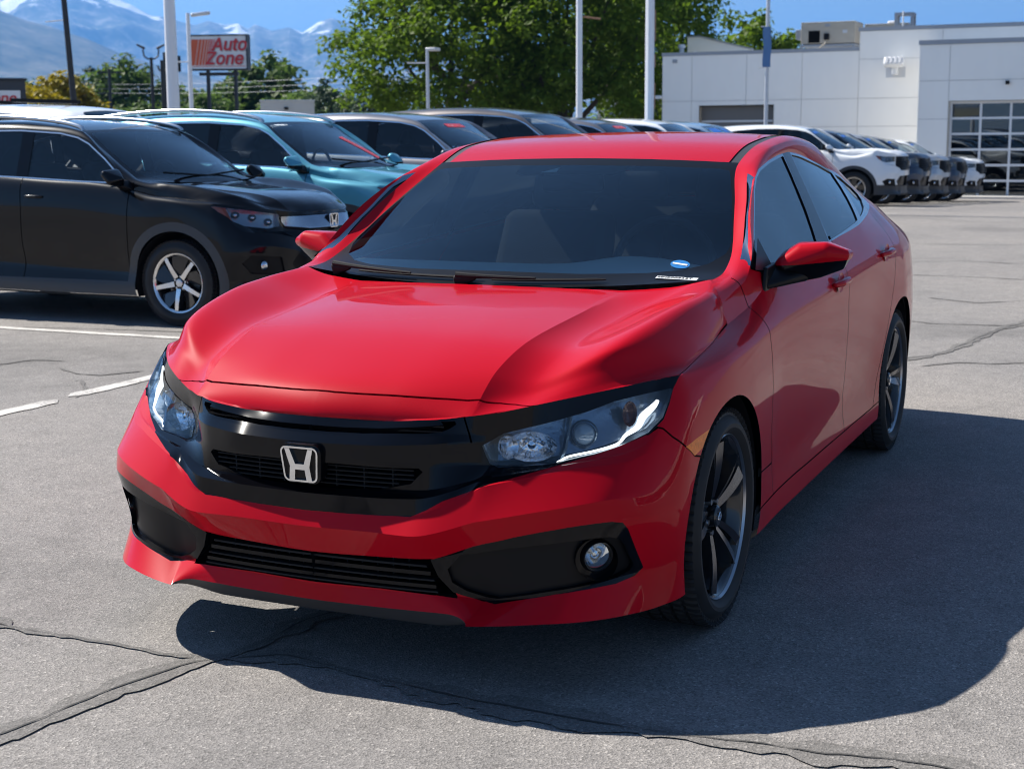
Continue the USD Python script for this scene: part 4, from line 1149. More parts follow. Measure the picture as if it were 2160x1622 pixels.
def ribbon(pts, w, z, seed, rag=.35, step=.03):
    rg = np.random.default_rng(seed)
    p = np.array(pts, float)
    d = np.r_[0, np.cumsum(np.linalg.norm(np.diff(p, axis=0), axis=1))]
    t_ = np.arange(0, d[-1], step)
    q = np.stack([np.interp(t_, d, p[:, k]) for k in (0, 1)], 1)
    tn = np.gradient(q, axis=0); tn /= np.linalg.norm(tn, axis=1, keepdims=True) + 1e-9
    nn = np.stack([-tn[:, 1], tn[:, 0]], 1)
    lo = lambda k: np.convolve(rg.normal(0, 1, len(t_) + 20), np.ones(k) / math.sqrt(k), "same")[10:10 + len(t_)]
    q = q + nn * (lo(12) * .006 + lo(5) * .003)[:, None]
    ww = w * (1 + rag * .5 * lo(10) + rag * .25 * lo(3)); ww = np.clip(ww, w * .3, w * 2)
    e = np.minimum(1, np.minimum(np.arange(len(t_)), np.arange(len(t_))[::-1]) / 3)
    zz = np.array([gz(x) for x in q[:, 0]]) + z
    G = np.stack([np.c_[q + nn * (ww * e / 2)[:, None], zz], np.c_[q - nn * (ww * e / 2)[:, None], zz]], 1)
    T = grid_tris(G)
    nz = np.cross(T[:, 1] - T[:, 0], T[:, 2] - T[:, 0])[:, 2]
    T[nz < 0] = T[nz < 0][:, ::-1]
    return Soup(T, angle=60)


CR = {
    'b1': [(-0.839, 1.232), (-0.847, 1.113), (-0.868, 0.985), (-0.865, 0.828), (-0.87, 0.652), (-0.892, 0.502), (-0.871, 0.405), (-0.864, 0.311)],
    'b2': [(-2.4, .62), (-1.9, .54), (-1.594, 0.503), (-1.516, 0.488), (-1.37, 0.47), (-1.189, 0.441), (-1.03, 0.397), (-0.918, 0.37), (-0.851, 0.308), (-0.697, 0.269), (-0.499, 0.267), (-0.357, 0.221), (.3, .1), (1.1, .12)],
    'b3': [(-0.854, 0.306), (-0.767, 0.161), (-0.792, -0.037), (-0.835, -0.321), (-0.871, -0.608), (-0.872, -0.837), (-0.877, -1.045), (-0.842, -1.266), (-0.809, -1.426), (-0.798, -1.585), (-0.829, -1.694), (-.9, -2.3)],
    'b4': [(8.9, -1.4), (8.148, -1.068), (7.783, -0.962), (7.337, -0.839), (6.595, -0.732), (6.011, -0.656), (5.744, -0.574), (5.587, -0.465), (5.3, -.1)],
    'c5': [(11.577, 0.9), (11.539, 0.142), (11.51, -0.233), (11.328, -0.8)],
    'c6': [(16.14, 1.6), (16.15, 0.807), (16.375, -0.121), (16.3, -1)],
    'c7': [(5.263, -0.578), (5.537, -0.782), (5.552, -0.982), (5.753, -1.3)],
    'c8': [(3.115, 4.894), (3.415, 4.812), (3.458, 4.533)],
    'c9': [(3.218, 4.423), (3.047, 4.126), (3.058, 3.951), (3.198, 3.901), (3.35, 3.831)],
    'c10': [(2.799, 3.968), (2.879, 3.957), (2.61, 3.709), (2.326, 3.563)],
    'c11': [(9.388, 0.015), (9.072, -0.45), (9.526, -0.95)],
    'c12': [(5.1, 4.1), (4.85, 5.6), (4.75, 6.1), (4.4, 6.5)], 'c13': [(13.2, .9), (13.5, .2), (13.1, -.9)], 'c14': [(7.9, .3), (7.5, -.3), (7.6, -1.0)], 'c15': [(22, 2), (21.5, .8), (22.3, -.6)],
}
for k, (n_, w_) in enumerate((("b1", .062), ("b2", .066), ("b3", .08), ("b4", .07))):
    s = ribbon(CR[n_], w_, .004, 10 + k, .9)
    if n_ == "b2":
        s = s + ribbon([(x + .07, y - .035) for x, y in CR[n_][:9]], .05, .0042, 77, .7)
    b = note(obj("sealed_crack_band", s, "sealed_crack"), kind="structure")
    obj("crack_line", ribbon(CR[n_], .0042, .0065, 10 + k, 1.6), "crack_black", b)
for k, n_ in enumerate(('c5', 'c6', 'c7', 'c8', 'c9', 'c10', 'c11', 'c12', 'c13', 'c14', 'c15')):
    note(obj("asphalt_crack", ribbon(CR[n_], .022, .004, 50 + k, 1.0), "sealed_crack"), kind="structure")
def stripe(label, x0, x1, y0, y1):
    s = ribbon([((x0 + x1) / 2, y0), ((x0 + x1) / 2, y1)] if x1 - x0 < y1 - y0 else [(x0, (y0 + y1) / 2), (x1, (y0 + y1) / 2)], min(x1 - x0, y1 - y0), .0045, int(abs(x0) * 100) % 97, .06)
    note(obj("painted_stripe", s, "road_paint"), label, "road marking", "painted parking stripes", "structure")
stripe("white parking stripe on the asphalt beside the black suv", 4.62, 4.72, 3.9, 9.2)
stripe("worn white stripe left of the red sedan's headlight, nearer piece", .9, 2.30, 3.56, 3.67)
stripe("worn white stripe left of the red sedan's headlight, farther piece", 2.37, 3.9, 3.57, 3.68)
for x in (7.5, 10.4, 13.3, 16.0, 18.9, 21.7, 24.7, 27.9, 31.25, 33.95, 36.65, 39.35):
    stripe("thin white parking stripe between two parked suvs of the row", x - .05, x + .05, 2.9, 8.6)
# ---------------------------------------------------------------- parked sport utility vehicles
ZMAP = [(0, 0), (.165, .21), (.214, .25), (.26, .32), (.35, .42), (.43, .52), (.48, .59), (.60, .735), (.705, .86), (.767, .915), (.791, .945), (.834, .985), (.862, 1.0), (.888, 1.02), (.928, 1.055), (.955, 1.085), (.985, 1.11), (1.01, 1.118), (1.05, 1.145), (1.1, 1.18), (1.5, 1.6)]
SIDE_SUV = [
 [(.31,.73,1.105),(.23,.775,1.085),(.205,.805,1.04),(.20,.82,1.0)],
 [(.42,.73,1.12),(.40,.775,1.115),(.41,.81,1.09),(.45,.83,1.05)],
 [(.55,.715,1.19),(.55,.755,1.19),(.52,.797,1.15),(.66,.835,1.085)],
 [(.82,.665,1.36),(.80,.71,1.36),(.72,.752,1.31),(.95,.84,1.10)],
 [(1.06,.61,1.50),(1.04,.66,1.50),(.97,.71,1.445),(1.2,.84,1.11)],
 [(1.35,.60,1.555),(1.35,.655,1.54),(1.3,.70,1.495),(1.4,.84,1.12)],
 [(1.7,.60,1.58),(1.7,.65,1.56),(1.62,.695,1.52),(1.7,.84,1.135)],
 [(2.1,.595,1.58),(2.1,.645,1.56),(2.05,.695,1.515),(2.1,.84,1.15)],
 [(2.5,.585,1.565),(2.5,.635,1.54),(2.5,.70,1.485),(2.45,.835,1.165)],
 [(2.85,.575,1.545),(2.85,.62,1.515),(2.8,.70,1.44),(2.72,.83,1.175)],
 [(3.15,.56,1.51),(3.15,.61,1.475),(3.05,.71,1.37),(2.95,.82,1.18)],
 [(3.36,.55,1.42),(3.38,.61,1.38),(3.36,.70,1.27),(3.30,.79,1.18)],
 [(3.50,.54,1.22),(3.50,.62,1.20),(3.50,.68,1.17),(3.46,.74,1.14)],
]
ROOF_SUV = [(1.04, 1.515), (1.33, 1.572), (1.7, 1.600), (2.1, 1.605), (2.5, 1.595), (2.85, 1.575), (3.17, 1.54), (3.40, 1.44), (3.54, 1.24)]
SCREEN_SUV = [(.22, 1.085), (.34, 1.16), (.48, 1.24), (.77, 1.39), (1.04, 1.515)]


def suv_nets(boxy=0.0):
    zx, zy = np.array(ZMAP).T
    fz = lambda z: float(np.interp(z, zx, zy))
    belt = []
    for r, row in enumerate(BELT):
        out = []
        for c, (x, y, z) in enumerate(row):
            nz = fz(z)
            if r == 6 and c >= 8:
                nz += .02 * min((c - 7) / 3, 1)
            ny = y
            if r == 3 and 9 <= c <= 17:
                ny -= .022 * min(1, (c - 8) / 2)
            if r in (4, 5) and 9 <= c <= 17:
                ny += (.006, .014)[r - 4]
            if r == 6 and 9 <= c <= 17:
                ny -= .004
            if c >= 18:                                    # upright, wide tail
                nx = [2.72, 2.95, 3.30, 3.46, 3.56, 3.58][c - 18]
                ny = [.885, .875, .85, .76, .42, 0][c - 18] - (.05 if r == 7 else 0)
                x = nx - (.05 if r == 0 else 0)
                if r == 7:
                    nz = [1.175, 1.18, 1.18, 1.14, 1.16, 1.17][c - 18]
                    ny = [.83, .82, .79, .74, .42, 0][c - 18]
            if r == 7 and 10 <= c < 18:
                k = SIDE_SUV[c - 8]
                x, ny, nz = k[3]
            if r == 7 and c == 9:
                x, ny, nz = SIDE_SUV[0][3]
            if c <= 4 and r in (3, 4, 5):                  # a smoother, fuller nose
                x = x * .5 + (-.86 + .22 * y * y) * .5
            if boxy and c <= 7 and r >= 4:
                nz += boxy * (nz - .5) * .32 * (1 if c < 7 else .8)
                x -= boxy * .05 * (r - 4) / 3
            out.append((x, ny * .985, nz))
        belt.append(out)
    hood = []
    for k, row in enumerate(HOOD):
        out = []
        for j, (x, y, z) in enumerate(row):
            nz = fz(z)
            if boxy:
                nz += boxy * np.interp(x, [-.85, .25], [.125, 0.0]); x -= boxy * .04 * (1 - k / 6)
            out.append((x, y * .985, nz))
        hood.append(out)
    return belt, hood, SIDE_SUV, SCREEN_SUV, ROOF_SUV


def make_suv(root, colour, scale=(1, 1, 1), boxy=0.0, chrome="dark_chrome", rails="satin_chrome", clad=True, full=True, wheel_r=.325, wb=2.61, face="bar", privacy=True, stickers=(), side_glass="suv_side_glass"):
    sx, sy, sz = scale
    K = clay(*suv_nets(boxy))
    F = np.array([sx, sy, sz])
    nrm = lambda G, a=24: Soup(grid_tris(G), angle=a)
    lower, belt = nrm(K["belt"][:8]), nrm(K["belt"][8:])
    hood, side, screen, roof, post_ = nrm(K["hood"], 20), nrm(K["side"]), nrm(K["screen"]), nrm(K["roof"]), nrm(K["pillar"])
    wbl = wb / sx
    where = lambda s: s.T[:, :, 1].mean(1) > .55
    Rx, Rz = (wheel_r + .065) / sx, (wheel_r + .065) / sz
    for cx in (0.0, wbl):
        A = arch(cx, wheel_r / sz, Rx, Rz)
        _, belt = belt.cut(A, "xz", where); _, lower = lower.cut(A, "xz", where)
    parts = {}
    # lamps, grille, dark bumper openings on the nose
    fr = lambda s: s.T[:, :, 0].mean(1) < -.05
    if not boxy:
        lamp, belt = belt.cut(soft([(.50, .765), (.60, .752), (.74, .775), (.80, .82), (.836, .885), (.843, .93), (.80, .918), (.66, .885), (.50, .855)], .006), "yz", fr)
        grille, belt = belt.cut(soft([(-.05, .715), (.30, .715), (.46, .745), (.49, .79), (.49, .845), (.30, .842), (-.05, .842)], .006), "yz", fr)
        low, belt = belt.cut(soft([(-.05, .40), (.42, .40), (.50, .48), (.42, .60), (-.05, .60)], .01), "yz", fr)
        fogp, belt = belt.cut(soft([(.56, .40), (.78, .42), (.83, .50), (.80, .56), (.60, .54)], .01), "yz", fr)
    else:
        lamp, belt = belt.cut(soft([(.52, .875), (.74, .855), (.80, .88), (.835, .93), (.842, .99), (.74, .975), (.52, .965)], .006), "yz", fr)
        grille, belt = belt.cut(soft([(-.05, .70), (.42, .70), (.50, .78), (.50, .97), (-.05, .97)], .01), "yz", fr)
        low, belt = belt.cut(soft([(-.05, .40), (.50, .40), (.58, .50), (.46, .60), (-.05, .60)], .01), "yz", fr)
        fogp, belt = belt.cut(soft([(.60, .40), (.80, .42), (.84, .50), (.80, .55), (.64, .54)], .01), "yz", fr)
    cl = None
    if clad:
        ring = None
        for cx in (0.0, wbl):
            A = arch(cx, wheel_r / sz, Rx + .075 / sx, Rz + .07 / sz)
            ring = A if ring is None else ring.union(A)
        ring = ring.union(sbox(.2, -.1, wbl - .2, .335)).union(sbox(-2, -.1, .2, .30 if not boxy else .43)).union(sbox(wbl, -.1, 6, .42))
        cl, belt = belt.cut(ring, "xz")
    gapF = LineString([(.415, 1.10), (.425, .95), (.44, .70), (.46, .45), (.47, .33)])
    gapB = LineString([(1.50, 1.13), (1.49, .9), (1.52, .6), (1.53, .33)])
    gapR = LineString([(2.52, 1.17), (2.48, .95), (2.36, .75), (2.20, .55), (2.14, .335)])
    for g in (gapF, gapB, gapR):
        _, belt = belt.cut(g.buffer(.004), "xz", where); _, side = side.cut(g.buffer(.004), "xz")
    GFs = [(.56, 1.150), (.72, 1.272), (.9, 1.385), (1.02, 1.435), (1.2, 1.468), (1.46, 1.488), (1.455, 1.14), (1.2, 1.128), (.9, 1.115), (.6, 1.105)]
    GRs = [(1.58, 1.492), (1.8, 1.498), (2.2, 1.487), (2.42, 1.465), (2.47, 1.19), (2.2, 1.172), (1.575, 1.150)]
    GQs = [(2.55, 1.445), (2.75, 1.42), (3.0, 1.36), (3.13, 1.27), (3.10, 1.215), (2.9, 1.20), (2.60, 1.195)]
    TR = [(.50, 1.112), (.72, 1.285), (.9, 1.402), (1.02, 1.452), (1.2, 1.487), (1.6, 1.512), (2.0, 1.512), (2.4, 1.488), (2.8, 1.432), (3.05, 1.365), (3.19, 1.26), (3.13, 1.20), (2.6, 1.178), (2.2, 1.155), (1.5, 1.128), (.9, 1.10), (.55, 1.09)]
    trim, side = side.cut(soft(TR, .006), "xz")
    inner, edge = trim.cut(soft(Polygon(TR).buffer(-.011), .006), "xz")
    wf, inner = inner.cut(soft(GFs), "xz"); wr, inner = inner.cut(soft(GRs), "xz"); wq, inner = inner.cut(soft(GQs), "xz")
    glass, frit = screen.cut(soft([(-.05, 1.115), (.45, 1.12), (.60, 1.13), (.66, 1.16), (.67, 1.2), (.64, 1.30), (.60, 1.42), (.575, 1.475), (.54, 1.485), (-.05, 1.495)], .01), "yz")
    back, roof = roof.cut(soft([(3.24, -.05), (3.24, .42), (3.28, .47), (3.47, .47), (3.49, -.05)], .01), "xy")
    gh = LineString([(.20, .86), (.0, .822), (-.2, .825)]).buffer(.001)

    def add(n, s, m, par=root, both=True, pairs=False):
        q = (s.both() if both and not pairs else s)
        q = Soup(q.T * F, q.N / F / np.linalg.norm(q.N / F, axis=2, keepdims=True))
        if pairs:
            a = obj(n, q, m, par); obj(n, q.mirror(), m, par)
            return a
        return obj(n, q, m, par)
    nose_, rest = belt.cut([(-2, -1), (-2, 2), (-.42, 2), (-.42, .95), (-.36, .72), (-.30, -1)], "xz")
    fend, rest = rest.cut([(-2, -1), (-2, 2)] + list(gapF.coords) + [(.47, -1)], "xz")
    fd, rest = rest.cut([(-2, -1), (-2, 2)] + list(gapB.coords) + [(1.53, -1)], "xz")
    rd, rq = rest.cut([(-2, -1), (-2, 2)] + list(gapR.coords) + [(2.14, -1)], "xz")
    ft, rail_ = side.cut([(-2, -1), (-2, 2), (.40, 2)] + list(gapF.coords)[:3] + [(.42, -1)], "xz")
    pt, post_ = post_.cut([(-2, -1), (-2, 2), (.40, 2)] + list(gapF.coords)[:3] + [(.42, -1)], "xz")
    ft, rail_ = ft + pt, rail_ + post_
    add("front_bumper", nose_, colour)
    add("hood", hood, colour)
    add("fender", fend + ft, colour, pairs=True)
    add("front_door", fd, colour, pairs=True); add("rear_door", rd, colour, pairs=True)
    add("rear_quarter_panel", rq, colour); add("roof_side", rail_, colour); add("roof", roof, colour)
    bp, fr2 = inner.cut(sbox(1.2, 0, 1.8, 3), "xz")
    add("door_pillar_trim", bp, "gloss_black", pairs=True); add("window_frame", fr2, "gloss_black", pairs=True); add("window_trim", edge, chrome, pairs=True)
    add("front_side_window", wf.offset(-.004), side_glass, pairs=True)
    pv = "privacy_glass" if privacy else side_glass
    add("rear_side_window", wr.offset(-.004), pv, pairs=True); add("quarter_window", wq.offset(-.004), pv, pairs=True)
    w = add("windscreen", glass, "suv_screen"); add("windscreen_border", frit, "gloss_black", w)
    for poly, mt, which in stickers:
        st, _ = glass.cut(poly, "yz")
        st = st.offset(.004)
        add("windscreen_sticker", st.both() if which == 0 else (st if which > 0 else st.mirror()), mt, w, both=False)
    add("rear_window", back.offset(-.003), pv)
    add("lower_cladding", (lower + cl) if cl is not None else lower, "cladding")
    for s in (1, -1):
        f = (lambda q: q) if s > 0 else (lambda q: q.mirror())
        H = UsdGeom.Xform.Define(stage, numbered(path_of(root), "headlight")).GetPrim()
        add("lamp_lens", f(lamp.offset(.002)), "lens_clear", H, both=False)
        hs = lamp.offset(-.05)
        add("lamp_housing", f(lamp.rim(.05) + hs), "lamp_grey", H, both=False)
        V = lamp.T.reshape(-1, 3); Nn = lamp.N.reshape(-1, 3)
        ys = (.57, .66, .745) if not boxy else (.58, .67, .75)
        z0, dz = (.80, .035) if not boxy else (.915, .02)
        for k, y in enumerate(ys):
            i = np.argmin((V[:, 1] - y) ** 2 + (V[:, 2] - (z0 + dz * k)) ** 2)
            b = trimesh.creation.icosphere(2, .034); b.apply_scale((1, 1, .85)); b.apply_translation(V[i] - Nn[i] * .045)
            add("reflector", f(soup_of(b, 60)), "lamp_silver", H, both=False)
        am, _ = lamp.cut(sbox(.785, .5, 1, 1.2), "yz")
        add("turn_signal", f(am.offset(-.012)), "amber_red", H, both=False)
    g = add("grille", grille.offset(-.03), "satin_black")
    add("grille_rim", grille.rim(.03), "gloss_black", g)
    V = grille.T.reshape(-1, 3)
    front_x = lambda y, z: float(V[np.argmin((V[:, 1] - abs(y)) ** 2 + (V[:, 2] - z) ** 2)][0])
    if face == "bar":
        bar, _ = grille.cut(soft([(-.05, .742), (.30, .742), (.46, .765), (.485, .80), (.485, .838), (.30, .835), (-.05, .835)], .004), "yz")
        add("grille_bar", bar.offset(.006) + bar.offset(.006).rim(.03), "grey_chrome", g)
    else:
        for z in np.arange(.73, .96, .045):
            ys = np.linspace(-.47, .47, 25)
            G = np.array([[(front_x(y, z) - .004, y, z + .010), (front_x(y, z) - .010, y, z - .010), (front_x(y, z) + .02, y, z - .012)] for y in ys])
            add("grille_slat", Soup(grid_tris(G), angle=30), "gloss_black", g, both=False)
    # badge
    zc = .79 if not boxy else .84
    E = UsdGeom.Xform.Define(stage, numbered(path_of(root), "emblem")).GetPrim()
    xb = (front_x(0, zc) - .012) * sx
    for poly, d0, d1, mt, nm in ((rrect(.115, .133, .108, .018), .000, .02, "gloss_black", "badge_plate"), (rrect(.115, .133, .108, .018).difference(rrect(.1, .118, .093, .015)), -.006, .0, "chrome", "badge_frame"),
                                 (shapely.union_all([q.buffer(0) for q in Hm]), -.006, .0, "chrome", "badge_letter")):
        m = prism(poly, d0, d1, "yz"); m.apply_translation((xb, 0, zc * sz)); obj(nm, m, mt, E, smooth=25)
    li = add("lower_intake", low.offset(-.03) + low.rim(.03), "satin_black")
    for s in (1, -1):
        f = (lambda q: q) if s > 0 else (lambda q: q.mirror())
        fp = add("fog_lamp_panel", f(fogp.offset(-.015) + fogp.rim(.015)), "satin_black", both=False)
        c = fogp.T.reshape(-1, 3).mean(0)
        b = trimesh.creation.icosphere(2, .038); b.apply_scale((.6, 1, 1)); b.apply_translation(c + [-.005, .02, -.0])
        add("fog_lamp", f(soup_of(b, 60)), "lamp_silver", fp, both=False)
        # mirrors
        mb = hull([(.46, .915, 1.105, .035), (.46, 1.03, 1.115, .030), (.50, .915, 1.165, .042), (.51, 1.03, 1.165, .032), (.42, .95, 1.13, .02)], 14)
        sbm = soup_of(mb, 50); dn, upn = sbm.cut(sbox(.5, .5, 1.3, 1.118), "yz")
        Mi = UsdGeom.Xform.Define(stage, numbered(path_of(root), "door_mirror")).GetPrim()
        add("mirror_cap", f(upn), colour, Mi, both=False); add("mirror_base", f(dn), "gloss_black", Mi, both=False)
        add("mirror_arm", f(soup_of(hull([(.47, .80, 1.10, .018), (.54, .80, 1.11, .018), (.48, .92, 1.09, .02), (.44, .82, 1.05, .02), (.52, .82, 1.05, .015)], 12), 50)), "satin_black", Mi, both=False)
        tr3 = Soup(np.array([[(.50, .812, 1.115), (.66, .835, 1.10), (.645, .765, 1.225)]]) + [0, .008, 0], angle=30)
        add("corner_panel", f(tr3), "satin_black", Mi, both=False)
        for hx, hz in ((1.36, .985), (2.28, 1.02)):
            hb_ = hull([(hx - .09, .885, hz, .009), (hx - .05, .902, hz, .012), (hx + .05, .902, hz + .002, .012), (hx + .08, .886, hz + .003, .010)], 10)
            add("door_handle", f(soup_of(hb_, 50)), colour if chrome != "chrome" else "dark_chrome", both=False)
        if rails:
            pts = [(1.02, .640, 1.505), (1.10, .640, 1.545), (1.35, .638, 1.585), (1.8, .635, 1.618), (2.4, .625, 1.612), (2.9, .60, 1.575), (3.12, .59, 1.525)]
            add("roof_rail", f(soup_of(sweep(Akima1DInterpolator(np.arange(7), np.array(pts))(np.linspace(0, 6, 40)), .018, 8), 50)), rails, both=False)
    for y0, y1 in ((.12, -.55), (-.10, .55)):
        wp = [(.30 + .04 * abs(y), y, 1.128 + .006 * k) for k, y in enumerate(np.linspace(y0, y1, 8))]
        add("wiper", soup_of(sweep(wp, .009, 6), 50), "satin_black", both=False)
    # cabin
    I = UsdGeom.Xform.Define(stage, numbered(path_of(root), "cabin")).GetPrim()
    dr = [[(x + .10 * (y / .72) ** 2, y, z) for y in np.linspace(-.72, .72, 15)] for x, z in ((.32, 1.085), (.6, 1.10), (.85, 1.08), (.92, 1.0), (.93, .6))]
    add("dashboard", Soup(grid_tris(np.array(dr)), angle=40), "interior_cloth", I, both=False)
    swl = [(.99 + .03 * math.sin(t), -.36 + .18 * math.cos(t), 1.07 + .175 * math.sin(t)) for t in np.linspace(0, 2 * np.pi, 29)[:-1]]
    add("steering_wheel", soup_of(sweep(swl, .015, 6, True), 60), "interior_cloth", I, both=False)
    for y in (-.37, .37):
        add("seat", soup_of(hull([(1.5, y - .2, .7, .08), (1.5, y + .2, .7, .08), (1.68, y - .19, 1.18, .06), (1.68, y + .19, 1.18, .06)]), 50), "interior_cloth", I, both=False)
        add("headrest", soup_of(hull([(1.70, y - .09, 1.28, .05), (1.70, y + .09, 1.28, .05), (1.71, y, 1.36, .05)]), 50), "interior_cloth", I, both=False)
    add("rear_bench", soup_of(hull([(2.4, -.55, .7, .08), (2.4, .55, .7, .08), (2.62, -.55, 1.2, .06), (2.62, .55, 1.2, .06)]), 50), "interior_cloth", I, both=False)
    add("cabin_lining", (fd + rd + rq + rail_.cut(sbox(1.3, .5, 5, 3), "xz")[0] + roof).offset(-.025).flip(), "interior_cloth", I)
    add("inner_structure", (nose_ + fend).offset(-.03), "void_black")
    obj("underbody", cat_(bx(-.6 * sx, 3.3 * sx, -.5 * sy, .5 * sy, .25 * sz, .34 * sz), bx(.45 * sx, 2.1 * sx, -.78 * sy, .78 * sy, .26 * sz, .36 * sz)), "matte_black", root)
    for cx in (0.0, wb):
        t = np.linspace(-.3, math.pi + .3, 30); r = wheel_r + .06
        for s in (1, -1):
            G = np.array([[(cx + r * math.cos(a), y, wheel_r + r * math.sin(a)) for y in (.5 * sy, .86 * sy)] for a in t])
            dsk = np.array([[(cx, .5 * sy, wheel_r), (cx + r * math.cos(a), .5 * sy, wheel_r + r * math.sin(a)), (cx + r * math.cos(b), .5 * sy, wheel_r + r * math.sin(b))] for a, b in zip(t[:-1], t[1:])])
            ww = Soup(grid_tris(G), angle=60) + Soup(dsk, angle=60)
            obj("wheel_well", ww if s > 0 else ww.mirror(), "matte_black", root)
            make_wheel(root, wheel_r, .215, wheel_r * .67, (cx, s * .878 * sy, wheel_r), s, "five", turn=.03, far=not full)


plain("lamp_grey", (0.34, 0.36, 0.38), 0.2, 0.85)
plain("grey_chrome", (0.42, 0.43, 0.46), 0.14, 1.0)
plain("amber_red", (0.45, 0.09, 0.03), 0.15, coat=1.0)



ROW = "sport utility vehicles parked side by side in the row"


def park(label, cx, ay, cat="suv", group=ROW, rot=90, name="parked_suv"):
    return thing(name, label, cat, (cx, ay, gz(cx)), rot, group)


v = park("black compact suv with silver five-spoke wheels and chrome grille bar, nearest of the parked row", 6.1, 5.0)
make_suv(v, "black_paint", wheel_r=.335, chrome="satin_chrome")
v = park("teal blue suv with silver roof rails parked just behind the black suv", 8.93, 5.15)
make_suv(v, "teal_paint", (1.02, 1.03, 1.055), wheel_r=.345, wb=2.62, chrome="chrome", clad=True, stickers=(([(.24, 1.36), (.36, 1.37), (.60, 1.17), (.45, 1.155)], "sign_red", -1), ([(.33, 1.35), (.37, 1.36), (.47, 1.27), (.41, 1.26)], "label_white", -1), ([(.50, 1.21), (.545, 1.22), (.60, 1.175), (.55, 1.17)], "label_white", -1)))
TEAL = v
v = park("grey suv between the teal suv and the bronze suv, no roof rails", 11.85, 4.95)
make_suv(v, "grey_paint", (1.06, 1.06, 1.083), wheel_r=.35, wb=2.75, chrome="chrome", rails=None, clad=False, full=False, stickers=(([(-.05, 1.43), (.22, 1.43), (.20, 1.465), (-.05, 1.465)], "sign_red", 0), ([(.06, 1.438), (.16, 1.438), (.15, 1.455), (.05, 1.455)], "label_white", 0)))
GREY = v
v = park("tall bronze grey suv behind the grey suv, large side windows", 14.6, 4.85)
make_suv(v, "bronze_paint", (1.10, 1.10, 1.145), wheel_r=.37, wb=2.85, chrome="chrome", rails=None, clad=False, full=False)
BRONZE = v
c1 = copy_of(GREY, "parked_suv", "dark grey suv whose roof shows left of the thin white pole's foot", "suv", (17.45, 4.95, 0), 90, ROW)
v = park("white suv whose pale roof shows behind the red sedan's roof", 20.3, 4.95)
make_suv(v, "white_paint", (1.05, 1.06, 1.083), wheel_r=.35, wb=2.72, chrome="chrome", rails=None, clad=False, full=False)
v = park("pale blue suv with a blue windscreen sheen, nearer of two pale blue roofs", 23.2, 5.1)
make_suv(v, "pale_blue_paint", (1.05, 1.06, 1.083), wheel_r=.35, wb=2.72, chrome="chrome", rails=None, clad=False, full=False, stickers=(([(.10, 1.41), (.50, 1.39), (.50, 1.46), (.10, 1.47)], "sticker_blue", 0),))
copy_of(v, "parked_suv", "pale blue suv beside the boxy white suv, farther of two pale blue roofs", "suv", (26.2, 5.9, gz(26.2)), 90, ROW)
PILOTS = "boxy sport utility vehicles parked before the white building"
def boxy(label, cx, ay, colour):
    t = park(label, cx, ay, group=PILOTS)
    make_suv(t, colour, (1.10, 1.12, 1.13), boxy=1.0, wheel_r=.385, wb=2.89, chrome="gloss_black", rails=None, clad=True, full=False, face="mesh", stickers=(([(.25, 1.43), (.55, 1.41), (.55, 1.45), (.25, 1.465)], "sticker_blue", 1),))
    return t
P1 = boxy("boxy silver white suv with black grille and black lower bumper, nearest of its group", 29.9, 4.68, "white_paint")
P2 = boxy("boxy dark blue suv right behind the silver white one, dark grille", 32.6, 4.62, "dark_blue_paint")
P3 = boxy("boxy silver suv between two dark suvs before the white building", 35.3, 4.55, "silver_paint")
copy_of(P2, "parked_suv", "boxy dark blue suv next to the farthest white suv", "suv", (38.0, 4.5, gz(38)), 90, PILOTS)
copy_of(P1, "parked_suv", "boxy white suv nearest to the garage door, farthest of its group", "suv", (40.7, 4.35, gz(40.7)), 90, PILOTS)
# ---------------------------------------------------------------- the white building
def wall_mat(name, col, var=.05):
    look(name, {"g": ("geometry", {}), "p": ("principled_bsdf", {"roughness": .75}), "n": ("noise_texture", {"scale": .8, "detail": 6.0, "roughness": .65}), "mp": ("mapping", {"scale": (1, 1, .25)}),
                "r": ("rgb_ramp", {"ramp": [(.3, tuple(c * (1 - var) for c in col)), (.6, col), (.8, tuple(c * (1 + var * .4) for c in col))]})},
         [("g.position", "mp.vector"), ("mp.vector", "n.vector"), ("n.fac", "r.fac"), ("r.color", "p.base_color")])


wall_mat("wall_white", (.84, .825, .78))
wall_mat("wall_grey", (.045, .05, .057))
wall_mat("box_white", (.62, .60, .56))
plain("joint_grey", (.42, .42, .41), .8)
plain("coping", (.30, .32, .35), .5, .3)
plain("frame_white", (.66, .67, .68), .45)
plain("tan_metal", (.40, .355, .29), .6, var=.06, vscale=2)
plain("pale_metal", (.55, .56, .57), .4, .3)
plain("galvanised", (.52, .53, .55), .42, .55, var=.08, vscale=6)
plain("white_pole", (.70, .71, .73), .4)
plain("dark_pole", (.014, .015, .017), .5)
plain("rust", (.28, .15, .09), .8)
plain("banner_blue", (.08, .17, .33), .7, var=.08)
plain("sign_white", (.74, .74, .74), .35)
plain("sign_orange", (.62, .10, .03), .4)
pane("door_glass", (.30, .33, .35), 0.0, 1.0, 2.0)
plain("roller_grey", (.13, .125, .12), .55)

B = thing("white_building", "large white panelled building with a glazed garage door and roof machinery, at right", "building", (0, 0, 0))
X1, X2, ZB = 50.0, 46.0, -.62


def panels(x, rects, holes=(), gap=.014, th=.03, mat="wall_white"):
    hs = [sbox(*h) for h in holes]
    for (y0, y1, z0, z1) in rects:
        p = sbox(y0 + gap / 2, z0 + gap / 2, y1 - gap / 2, z1 - gap / 2)
        for h in hs:
            p = p.difference(h)
        if p.area > .01:
            obj("wall_panel", prism(p, x - th, x - .001, "yz"), mat, B, smooth=False)


